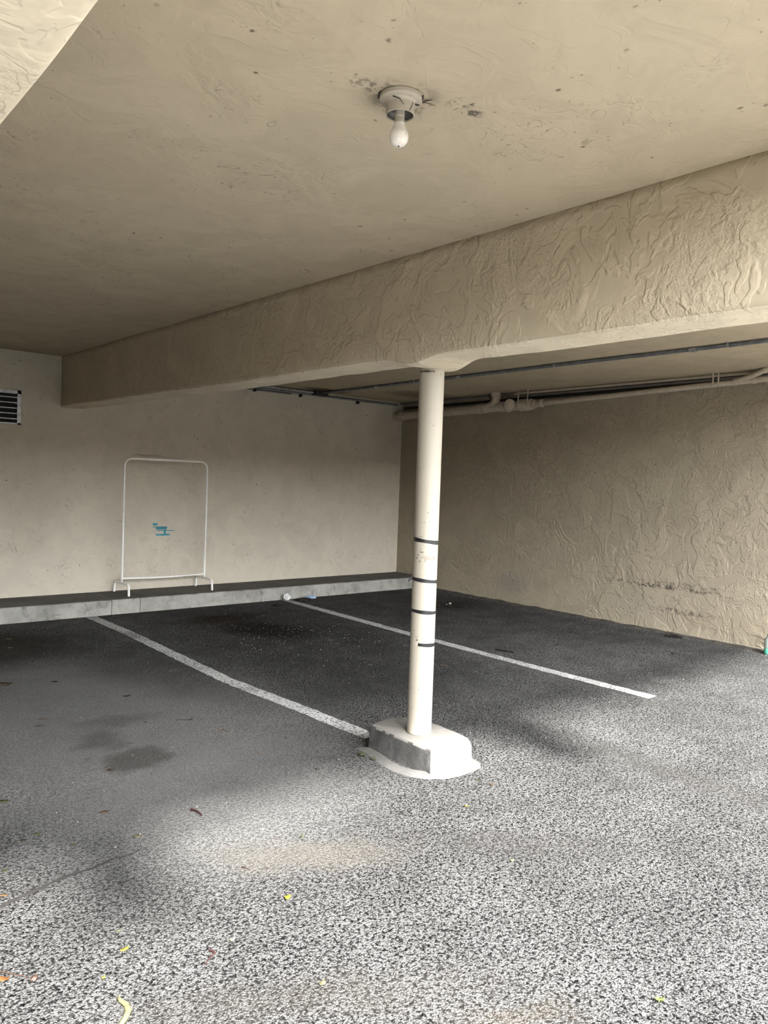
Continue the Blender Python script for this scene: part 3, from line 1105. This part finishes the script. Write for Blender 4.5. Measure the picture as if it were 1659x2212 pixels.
# branch rising into the ceiling
bz = [Vector(q) for q in ((XP, 6.80, zp(6.8)), (XP - 0.015, 6.60, 2.575), (XP - 0.03, 6.52, 2.66), (XP - 0.045, 6.585, 2.745))]
bpts = [bz[0] * (1 - q) ** 3 + bz[1] * 3 * q * (1 - q) ** 2 + bz[2] * 3 * q * q * (1 - q) + bz[3] * q ** 3 for q in [i / 10 for i in range(11)]]
tubes('branch_pipe', [(bpts, 0.054)], M['pipe_paint'], dp, 22)
tubes('branch_hub', [([bpts[8] - (bpts[9] - bpts[8]) * 0.4, bpts[9], bpts[10]], 0.064)], M['pipe_paint'], dp, 22)
# cleanout facing the bay
ca = Vector((-0.80, -0.60, 0.02)).normalized()
co = Vector((XP, 6.36, zp(6.36) + 0.012))
lathed('cleanout_arm', [(0.055, 0.0), (0.055, 0.075), (0.066, 0.078), (0.068, 0.10), (0.066, 0.115), (0.060, 0.117)], M['pipe_paint'], dp, 28, ca, co)
cp = lathed('cleanout_cap', [(0.052, 0.112), (0.052, 0.124), (0.046, 0.127), (0.040, 0.122), (0.034, 0.122), (0.030, 0.130), (0.001, 0.131)], M['pipe_paint'], dp, 28, ca, co)
lathed('cap_nut', [(0.014, 0.130), (0.014, 0.150), (0.001, 0.151)], M['pipe_paint'], cp, 4, ca, co)
# second branch near the front
tubes('branch_pipe', [(arc([(XP, 3.50, zp(3.5)), (XP - 0.02, 3.34, zp(3.4) + 0.035), (XP - 0.06, 3.10, 2.775)], 0.06, 4), [0.026] * 7)], M['pipe_paint'], dp, 18)
tubes('branch_hub', [([(XP - 0.045, 3.19, 2.742), (XP - 0.06, 3.10, 2.776)], 0.033)], M['pipe_paint'], dp, 18)
collar(3.49, 0.036, 0.035)
collar(3.30, 0.036, 0.03)
# perforated hanger straps
for y in (3.70, 3.645, 6.17, 6.02):
    zz = zp(y)
    rs_ = 0.031 if y < 6 else 0.079
    bm = bmesh.new()
    box(bm, (XP - rs_ - 0.002, y - 0.008, zz), (XP - rs_, y + 0.008, zc2(y) + 0.001))
    bmo('hanger_strap', bm, M['pipe_paint'], dp)
adopt(dp)

# smaller conduits tucked in the corner above the drain pipe
for (dx, dz, r_, mt, ya, yb, lab) in [
    (0.075, 0.018, 0.016, 'pipe_paint', 0.9, 6.35, 'thin beige conduit in the corner above the drain pipe'),
    (0.030, 0.045, 0.014, 'pipe_grey', 0.9, 6.2, 'grey conduit tucked against the right wall above the drain pipe'),
    (0.022, 0.085, 0.018, 'black_iron', 0.9, 8.5, 'black pipe against the right wall behind the drain pipe'),
    (0.110, 0.030, 0.012, 'galv_dark', 6.75, 8.5, 'short dark conduit near the back right corner'),
]:
    pts = [(W - dx, y, zc2(y) - dz) for y in [ya + (yb - ya) * i / 8 for i in range(9)]]
    o = tubes('corner_conduit', [(pts, r_)], M[mt])
    tag(o, lab, 'conduit', 'conduits in the wall and ceiling corner')

# ------------------------------------------------------------------ litter on the asphalt
PAL = dict(yellow=(0.50, 0.42, 0.07), pale=(0.42, 0.39, 0.19), cream=(0.55, 0.50, 0.36), orange=(0.40, 0.15, 0.03), tan=(0.36, 0.21, 0.09), rust=(0.10, 0.04, 0.018),
           green=(0.16, 0.18, 0.04), olive=(0.12, 0.11, 0.03), red=(0.085, 0.018, 0.013), dark=(0.022, 0.019, 0.017), bright=(0.60, 0.55, 0.04), lime=(0.34, 0.46, 0.08))
LM = {k: plain('leaf_' + k, tuple(c * 0.22 for c in v), 0.65, 0, 0.25, 90) for k, v in PAL.items()}


def leaf_mesh(name, ln, wd, curl, fold, bend, mat, sd_):
    rn = random.Random(sd_)
    n = 8
    th = 0.0007
    top = []
    for i in range(n + 1):
        t_ = i / n
        w_ = wd * 0.5 * (math.sin(PI * t_ ** 0.8) ** 0.75 if 0 < t_ < 1 else 0.03)
        x = (t_ - 0.5) * ln
        yb_ = bend * ln * (t_ - 0.5) ** 2 * 4
        z = curl * ln * ((t_ - 0.5) ** 2) * 4 * 0.35 + 0.004
        for k in (-1, 0, 1):
            ww = w_ * (1 + 0.15 * rn.uniform(-1, 1))
            top.append(Vector((x, yb_ + k * ww, z + (fold * w_ if k else 0) + 0.0012 * rn.uniform(-1, 1))))
    zmin = min(p.z for p in top)
    top = [Vector((p.x, p.y, p.z - zmin + 0.0022)) for p in top]
    bot = [p - Vector((0, 0, th)) for p in top]
    vs = top + bot
    m_ = len(top)
    fs = []
    for i in range(n):
        for k in range(2):
            a = i * 3 + k
            fs.append((a, a + 1, a + 4, a + 3))
            fs.append((m_ + a, m_ + a + 3, m_ + a + 4, m_ + a + 1))
        for k in (0, 2):
            a = i * 3 + k
            fs.append((a, a + 3, m_ + a + 3, m_ + a))
    fs.append((0, 1, m_ + 1, m_))
    fs.append((1, 2, m_ + 2, m_ + 1))
    e_ = n * 3
    fs.append((e_, e_ + 1, m_ + e_ + 1, m_ + e_))
    fs.append((e_ + 1, e_ + 2, m_ + e_ + 2, m_ + e_ + 1))
    return mesh(name, vs, fs, mat, None, True)


LEAVES = [
    # x, y, length, width, angle, colour, curl, fold, label
    (0.634, 2.396, 0.034, 0.022, 2.2, 'orange', 0.2, 0.2, 'orange leaf at the bottom left edge beside a thin twig'),
    (0.979, 2.316, 0.030, 0.017, 0.3, 'yellow', 0.3, 0.3, 'golden leaf on pale asphalt above the curled yellow peel'),
    (0.874, 2.224, 0.014, 0.010, 0.9, 'yellow', 0.2, 0.2, 'tiny yellow leaf just left of the curled yellow peel'),
    (1.003, 2.427, 0.016, 0.010, 0.2, 'pale', 0.2, 0.2, 'small pale leaf at the lower edge of the beam shadow'),
    (0.760, 2.880, 0.036, 0.014, -0.6, 'tan', 0.3, 0.3, 'tan leaf lying on the pavement crack at the left edge'),
    (1.324, 3.027, 0.036, 0.014, -0.2, 'pale', 0.5, 0.4, 'pale yellow leaf on the line between shade and sun at left'),
    (1.088, 3.111, 0.024, 0.012, -0.3, 'green', 0.3, 0.3, 'green leaf in the shade just left of the pale yellow leaf'),
    (0.938, 3.266, 0.026, 0.014, -0.4, 'olive', 0.2, 0.3, 'dark olive leaf in the shade near the left edge'),
    (0.997, 3.294, 0.030, 0.014, -0.6, 'green', 0.2, 0.2, 'green leaf in the shade touching the dark olive one'),
    (0.811, 3.060, 0.020, 0.012, -0.3, 'green', 0.2, 0.2, 'small green leaf at left edge above the pavement crack'),
    (1.562, 2.252, 0.030, 0.020, 0.5, 'bright', 0.6, 0.7, 'bright yellow folded leaf alone on the sunlit lane'),
    (1.384, 1.792, 0.022, 0.016, 0.4, 'pale', 0.4, 0.4, 'pale yellow cupped leaf low in the sunlit lane'),
    (1.277, 2.153, 0.022, 0.014, 0.5, 'cream', 0.4, 0.4, 'cream leaf beside the red twig'),
    (1.880, 2.618, 0.024, 0.010, 0.4, 'green', 0.4, 0.3, 'narrow green leaf at the top of the tan dust patch'),
    (1.501, 5.725, 0.10, 0.05, -0.6, 'tan', 0.3, 0.3, 'crumpled tan leaf by the dark stain at left edge'),
    (1.540, 5.74, 0.05, 0.02, -0.2, 'yellow', 0.3, 0.3, 'yellow leaf touching the crumpled tan leaf at left edge'),
    (1.471, 4.813, 0.03, 0.018, -0.2, 'orange', 0.3, 0.3, 'small orange leaf above a cream leaf in the left bay'),
    (1.425, 4.677, 0.042, 0.022, 0.0, 'cream', 0.4, 0.4, 'cream leaf in the left bay below the small orange leaf'),
    (0.974, 3.712, 0.055, 0.024, -0.7, 'green', 0.2, 0.2, 'green leaf cut by the left edge of the shaded bay'),
    (1.299, 3.332, 0.032, 0.018, -0.4, 'tan', 0.3, 0.4, 'tan leaf alone in the shade below the round oil stain'),
    (1.499, 3.789, 0.034, 0.020, -0.3, 'tan', 0.4, 0.4, 'tan leaf at the lower left of the round oil stain'),
    (1.505, 3.835, 0.024, 0.014, 0.6, 'cream', 0.4, 0.4, 'cream leaf lying against the tan leaf by the oil stain'),
    (1.595, 3.985, 0.030, 0.012, -0.3, 'cream', 0.3, 0.3, 'cream sliver of leaf at the upper left of the oil stain'),
    (1.465, 4.010, 0.030, 0.010, -0.6, 'tan', 0.2, 0.2, 'faded brown leaf left of the round oil stain'),
    (2.218, 4.560, 0.022, 0.016, 0.2, 'cream', 0.5, 0.4, 'cream leaf like a pebble near the left bay line'),
    (2.207, 4.304, 0.040, 0.014, 0.2, 'rust', 0.4, 0.4, 'rust leaf with a long stem near the left bay line'),
    (2.695, 4.402, 0.026, 0.014, -0.4, 'olive', 0.2, 0.2, 'olive leaf just below the left bay line'),
    (2.516, 3.689, 0.024, 0.012, 0.2, 'green', 0.2, 0.2, 'green leaf in the shade left of the footing'),
    (2.238, 3.570, 0.036, 0.010, 0.0, 'orange', 0.3, 0.3, 'thin orange leaf in the shade left of the footing'),
    (2.380, 3.197, 0.022, 0.012, -0.4, 'olive', 0.2, 0.2, 'olive leaf at the shadow edge left of the footing'),
    (1.923, 7.244, 0.06, 0.012, -0.6, 'yellow', 0.2, 0.2, 'yellow sliver of leaf on the dark stain near the kerb'),
    (1.837, 6.886, 0.035, 0.014, -0.4, 'cream', 0.2, 0.2, 'cream sliver of leaf on the dark stain below the yellow sliver'),
    (2.633, 5.465, 0.070, 0.010, 0.1, 'pale', 0.2, 0.2, 'straw-coloured sliver just left of the left bay line'),
    (3.856, 5.642, 0.05, 0.012, -0.2, 'cream', 0.2, 0.2, 'cream sliver in the oil-dark bay'),
    (4.076, 4.785, 0.04, 0.012, -0.6, 'cream', 0.2, 0.2, 'cream sliver of leaf left of the post in the oil-dark bay'),
    (4.979, 7.606, 0.075, 0.05, -0.4, 'rust', 0.5, 0.5, 'rusty curled leaf near the kerb left of the right bay line'),
    (6.123, 7.982, 0.05, 0.035, -0.4, 'red', 0.5, 0.4, 'dark red leaf against the kerb left of the post'),
    (4.572, 4.418, 0.062, 0.020, -0.5, 'tan', 0.3, 0.4, 'tan leaf just right of the post below the right bay line'),
    (6.157, 4.413, 0.048, 0.020, -0.5, 'green', 0.4, 0.4, 'yellow-green leaf in the bay by the right wall'),
    (7.133, 5.420, 0.060, 0.020, -0.7, 'rust', 0.2, 0.2, 'reddish leaf in the bay close to the right wall'),
    (6.824, 3.569, 0.05, 0.024, -0.8, 'olive', 0.4, 0.4, 'dark olive leaf near the flat dark scrap by the right wall'),
    (5.665, 3.347, 0.026, 0.020, 0.4, 'orange', 0.3, 0.3, 'orange fleck of leaf right of the right bay line'),
    (2.977, 2.581, 0.020, 0.010, -0.8, 'olive', 0.3, 0.3, 'small olive leaf in front of the footing'),
    (2.989, 2.506, 0.024, 0.012, -0.8, 'tan', 0.3, 0.3, 'small tan leaf in front of the footing right of the olive one'),
    (2.687, 2.404, 0.022, 0.014, -0.6, 'yellow', 0.4, 0.3, 'small golden leaf on the lane below the footing'),
    (4.343, 3.125, 0.024, 0.012, -0.5, 'pale', 0.3, 0.3, 'pale leaf midway between the footing and the right bay line'),
    (2.454, 1.934, 0.022, 0.014, 0.3, 'pale', 0.3, 0.3, 'pale leaf on the sunlit lane below the footing'),
    (6.72, 6.641, 0.08, 0.05, -0.4, 'tan', 0.7, 0.6, 'tan curled leaf in the dead-leaf heap beside the post'),
    (6.78, 6.72, 0.08, 0.045, 0.4, 'rust', 0.7, 0.6, 'rusty leaf at the back of the dead-leaf heap'),
    (6.84, 6.55, 0.07, 0.04, 0.1, 'rust', 0.6, 0.6, 'rusty leaf in the middle of the dead-leaf heap'),
    (6.91, 6.464, 0.06, 0.04, -0.9, 'rust', 0.6, 0.6, 'rusty leaf at the front of the dead-leaf heap'),
    (6.99, 6.421, 0.06, 0.04, 0.3, 'tan', 0.5, 0.5, 'tan leaf at the right end of the dead-leaf heap'),
    (1.962, 4.415, 0.026, 0.010, -0.6, 'dark', 0.4, 0.3, 'black chip of bark above the oil stain'),
    (1.736, 4.115, 0.030, 0.008, -0.4, 'dark', 0.3, 0.3, 'black sliver of bark touching the brown smear above the oil stain'),
    (1.806, 5.615, 0.040, 0.024, -0.4, 'olive', 0.3, 0.3, 'dull olive leaf among the grit of the left bay'),
    (2.085, 5.000, 0.050, 0.020, 0.0, 'dark', 0.3, 0.3, 'black curled leaf in the middle of the left bay'),
]
for i, (x, y, ln, wd, an, col, cu_, fo, lab) in enumerate(LEAVES):
    o = leaf_mesh('fallen_leaf', ln * 1.15, wd * 1.15, cu_, fo, 0.1 if i % 2 else -0.12, LM[col], 100 + i)
    o.location = (x, y, 0.0)
    o.rotation_euler = (0, 0, an)
    tag(o, lab, 'leaf', 'fallen leaves on the asphalt')


def twig(pts, r_, mat, lab, name='twig', cat='twig'):
    q = [Vector((x, y, 0.0025 + r_ + 0.002 * math.sin(i * 1.7))) for i, (x, y) in enumerate(pts)]
    d = []
    for a, b in zip(q[:-1], q[1:]):
        d += [a, (a + b) / 2 + Vector((0.001, -0.001, 0.001))]
    d.append(q[-1])
    o = tubes(name, [(d, [r_ * (1 - 0.5 * i / len(d)) for i in range(len(d))])], mat, None, 7)
    return tag(o, lab, cat, 'twigs and stems on the asphalt')


twig([(0.62, 2.452), (0.637, 2.434), (0.667, 2.398), (0.698, 2.36)], 0.0022, LM['rust'], 'thin brown stem leading to the red-brown seed cluster')
twig([(0.670, 2.538), (0.687, 2.501), (0.703, 2.468)], 0.0018, LM['dark'], 'thin dark stem near the left edge of the sunlit lane')
twig([(1.189, 2.146), (1.195, 2.12), (1.175, 2.114), (1.145, 2.091)], 0.0032, LM['red'], 'crooked red twig on the sunlit lane')
twig([(1.617, 3.125), (1.627, 3.094), (1.628, 3.046)], 0.0055, LM['red'], 'dark red curved pod at the shadow edge')
twig([(1.644, 1.951), (1.686, 1.957), (1.722, 1.954)], 0.0016, LM['cream'], 'long pale straw on the sunlit lane')
twig([(1.541, 2.545), (1.55, 2.525), (1.556, 2.503)], 0.0016, LM['red'], 'short red stem beside the tan dust patch')
twig([(2.242, 4.026), (2.273, 4.025), (2.284, 3.977)], 0.0035, LM['tan'], 'curled tan stem in the shaded left bay')
twig([(2.13, 4.35), (2.17, 4.325), (2.205, 4.305)], 0.0014, LM['rust'], 'fine stem of the rust leaf by the left bay line')
twig([(5.440, 4.595), (5.462, 4.557), (5.477, 4.481), (5.504, 4.421)], 0.008, LM['dark'], 'black stick lying beside the right bay line', 'stick', 'stick')

# curled yellow peel at the bottom edge
pc = [(0.872, 2.105), (0.874, 2.085), (0.880, 2.060), (0.874, 2.034), (0.856, 2.012), (0.836, 1.994), (0.822, 1.978)]
vs, fs = [], []
for i, (x, y) in enumerate(pc):
    t_ = i / (len(pc) - 1)
    w_ = 0.002 + 0.007 * math.sin(PI * min(1, 0.12 + t_ * 0.8))
    d = Vector((pc[min(i + 1, len(pc) - 1)][0] - pc[max(i - 1, 0)][0], pc[min(i + 1, len(pc) - 1)][1] - pc[max(i - 1, 0)][1])).normalized()
    nn_ = Vector((d.y, -d.x))
    for k, zz in ((-1, 0.004), (0, 0.011), (1, 0.005)):
        vs.append((x + nn_.x * w_ * k, y + nn_.y * w_ * k, zz + 0.003))
    for k, zz in ((-1, 0.002), (0, 0.009), (1, 0.003)):
        vs.append((x + nn_.x * w_ * k, y + nn_.y * w_ * k, zz))
for i in range(len(pc) - 1):
    a = i * 6
    for k in range(2):
        fs += [(a + k, a + k + 1, a + k + 7, a + k + 6), (a + 3 + k, a + 9 + k, a + 10 + k, a + 4 + k)]
    fs += [(a, a + 6, a + 9, a + 3), (a + 2, a + 5, a + 11, a + 8)]
fs += [(0, 3, 4, 1), (1, 4, 5, 2)]
e_ = (len(pc) - 1) * 6
fs += [(e_, e_ + 1, e_ + 4, e_ + 3), (e_ + 1, e_ + 2, e_ + 5, e_ + 4)]
tag(mesh('curled_leaf', vs, fs, LM['pale'], None, True), 'long curled yellow leaf standing out at the bottom edge', 'leaf')


def lump(name, c, r_, mat, lab, cat, sq=(1, 1, 1), amp=0.35, fr=3.0, sd_=0, sub=2, group=None):
    bm = bmesh.new()
    bmesh.ops.create_icosphere(bm, subdivisions=sub, radius=1.0)
    for v in bm.verts:
        k = 1 + amp * noise.noise(v.co * fr + Vector((sd_ * 7.1, 0, 0)))
        v.co = Vector((v.co.x * sq[0], v.co.y * sq[1], v.co.z * sq[2])) * k * r_
    zm = min(v.co.z for v in bm.verts)
    for v in bm.verts:
        v.co.z += 0.0015 - zm
    o = bmo(name, bm, mat, None, amp < 0.3)
    o.location = (c[0], c[1], c[2] if len(c) > 2 else 0)
    return tag(o, lab, cat, group)


M['tissue'] = plain('white_tissue', (0.62, 0.62, 0.61), 0.8, 0, 0.05)
M['wrapper'] = plain('blue_white_wrapper', (0.28, 0.36, 0.50), 0.35, 0, 0.6, 40)
M['stone'] = plain('pale_pebble', (0.24, 0.23, 0.20), 0.8, 0, 0.15, 60)
M['stone_dark'] = plain('dark_pebble', (0.03, 0.03, 0.032), 0.8, 0, 0.2, 60)
# tissue: a crumpled cone
bm = bmesh.new()
bmesh.ops.create_icosphere(bm, subdivisions=3, radius=1.0)
for v in bm.verts:
    c_ = v.co.copy()
    k = 1 + 0.30 * noise.noise(c_ * 2.6) + 0.12 * noise.noise(c_ * 7)
    tz = (c_.z + 1) / 2
    v.co = Vector((c_.x * 0.052 * (1.05 - 0.45 * tz), c_.y * 0.045 * (1.05 - 0.45 * tz), tz * 0.085)) * k
zm = min(v.co.z for v in bm.verts)
for v in bm.verts:
    v.co.z += 0.002 - zm
o = bmo('crumpled_tissue', bm, M['tissue'])
o.location = (5.30, 7.875, 0)
tag(o, 'crumpled white tissue against the kerb at the head of a bay line', 'tissue')
lump('dark_rag', (5.45, 7.72), 0.085, LM['dark'], 'dark rag of dead leaves beside the white tissue', 'rag', (1.3, 0.7, 0.25), 0.5, 3.2, 2, 3)
lump('wrapper', (5.63, 7.83), 0.06, M['wrapper'], 'crumpled blue and white wrapper against the kerb', 'wrapper', (1.3, 0.7, 0.35), 0.6, 3.5, 5, 3)
lump('seed_cluster', (0.707, 2.336), 0.011, LM['rust'], 'red-brown seed cluster at the bottom left', 'seed', (1, 1, 0.6), 0.6, 4, 3, 2)
for (x, y, r_, m_, lab) in [
    (2.313, 1.428, 0.008, 'stone', 'cream pebble on the sunlit lane at lower right'),
    (2.047, 1.103, 0.008, 'stone', 'white pebble below the green sprout'),
    (0.835, 2.745, 0.008, 'stone_dark', 'dark pebble just below the pavement crack'),
    (0.815, 2.70, 0.006, 'stone_dark', 'dark pebble nearest the left edge below the crack'),
    (6.969, 6.665, 0.022, 'stone', 'white scrap in the dead-leaf heap beside the post'),
    (6.90, 6.66, 0.013, 'stone', 'small white scrap at the left of the dead-leaf heap'),
    (1.70, 2.36, 0.006, 'stone_dark', 'black pebble on the tan dust patch'),
]:
    lump('pebble', (x, y), r_, M[m_], lab, 'pebble', (1, 0.8, 0.6), 0.25, 2, r_ * 900, 2, 'pebbles and scraps on the asphalt')
# flat dark scrap by the right wall
bm = bmesh.new()
box(bm, (-0.085, -0.04, 0.002), (0.085, 0.04, 0.014), 0.004)
for v in bm.verts:
    v.co.z += 0.006 * max(0, noise.noise(v.co * 22)) + 0.004 * abs(v.co.x) / 0.075
o = bmo('flat_scrap', bm, LM['dark'])
o.location = (7.62, 3.99, 0)
o.rotation_euler = (0, 0, 1.9)
tag(o, 'flat dark scrap lying at the foot of the right wall', 'scrap')
o2 = leaf_mesh('fallen_leaf', 0.11, 0.03, 0.4, 0.4, 0.0, LM['rust'], 999)
o2.location = (7.63, 3.99, 0.016)
o2.rotation_euler = (0, 0, 1.9)
tag(o2, 'reddish leaf on the flat dark scrap by the right wall', 'leaf', 'fallen leaves on the asphalt')

# green plastic bottle by the wall at the right edge
t = NT('green_bottle_plastic')
t.fin((0.10, 0.42, 0.31), 0.12, None, 0, 0.5)
t.b.inputs['Transmission Weight'].default_value = 0.55
M['bottle'] = t.m
t = NT('clear_bottle_plastic')
t.fin((0.30, 0.36, 0.34), 0.15, None, 0, 0.5)
t.b.inputs['Transmission Weight'].default_value = 0.6
M['bottle_clear'] = t.m
bt = thing('plastic_bottle', 'small green plastic bottle standing by the right wall at the frame edge', 'bottle', (7.655, 3.045, 0))
bp = (7.655, 3.045, 0)
lathed('bottle_base', [(0.020, 0.003), (0.030, 0.003), (0.035, 0.010), (0.036, 0.02), (0.036, 0.055), (0.035, 0.06)], M['bottle'], bt, 28, None, bp)
lathed('bottle_body', [(0.035, 0.061), (0.036, 0.07), (0.036, 0.125), (0.030, 0.15), (0.016, 0.172), (0.013, 0.178), (0.013, 0.19)], M['bottle_clear'], bt, 28, None, bp)
lathed('bottle_cap', [(0.015, 0.188), (0.015, 0.203), (0.013, 0.205)], M['bottle'], bt, 20, None, bp)
adopt(bt)

# green sprout in the paving
sp = thing('sprout', 'tiny green sprout growing in the sunlit lane', 'plant', (2.143, 1.106, 0))
for i in range(7):
    a = i * 2.4
    l_ = leaf_mesh('leaf', 0.016 + 0.004 * (i % 3), 0.007, 0.6, 0.3, 0.1, LM['lime'], 300 + i)
    l_.parent = sp
    l_.location = (0.009 * math.cos(a), 0.009 * math.sin(a), 0.002 + 0.002 * (i % 3))
    l_.rotation_euler = (0, -0.4, a)
tubes('stem', [([(0, 0, 0), (0.001, 0.001, 0.008)], 0.0014)], LM['green'], sp, 6)

# moss at the back corner of the footing
for (x, y, r_, lab) in [(2.705, 3.215, 0.020, 'tuft of moss at the left corner of the footing'), (2.715, 3.13, 0.014, 'small tuft of moss on the mortar skirt left of the footing')]:
    lump('moss', (x, y), r_, M['moss'], lab, 'moss', (1, 1.3, 0.35), 0.6, 4, r_ * 500, 3, 'moss by the footing')

# loose grit, too much to count: small stones strewn over the bays
rn = random.Random(11)
V, Fc = [], []
for i in range(2600):
    if i % 3 == 0:
        x, y = rn.uniform(1.0, 7.6), rn.uniform(2.4, 7.9)
    elif i % 3 == 1:
        x, y = rn.gauss(4.2, 0.6), rn.gauss(6.2, 0.8)
    else:
        x, y = W - 0.02 - abs(rn.gauss(0, 0.10)), rn.uniform(2.5, 7.9)
    if not (0.8 < x < W - 0.01 and y < D - DC - 0.01):
        continue
    if math.hypot(x - 2.96, y - 3.0) < 0.42:
        continue
    s_ = rn.choice((0.0025, 0.003, 0.004, 0.006))
    k = len(V)
    for j in range(4):
        a = j * PI / 2 + rn.random()
        V.append((x + s_ * math.cos(a) * rn.uniform(0.6, 1.2), y + s_ * math.sin(a) * rn.uniform(0.6, 1.2), 0.001))
    V.append((x + s_ * 0.2 * rn.uniform(-1, 1), y, 0.001 + s_ * rn.uniform(0.6, 1.1)))
    Fc += [(k, k + 1, k + 4), (k + 1, k + 2, k + 4), (k + 2, k + 3, k + 4), (k + 3, k, k + 4)]
M['grit'] = concrete('loose_grit', (0.06, 0.057, 0.054), (0.26, 0.25, 0.225), (0.02, 0.02, 0.02), 9.0, 0.5)
g = mesh('loose_grit', V, Fc, M['grit'])
g['kind'] = 'stuff'
tag(g, 'loose grit and crumbs strewn over the parking bays', 'grit')
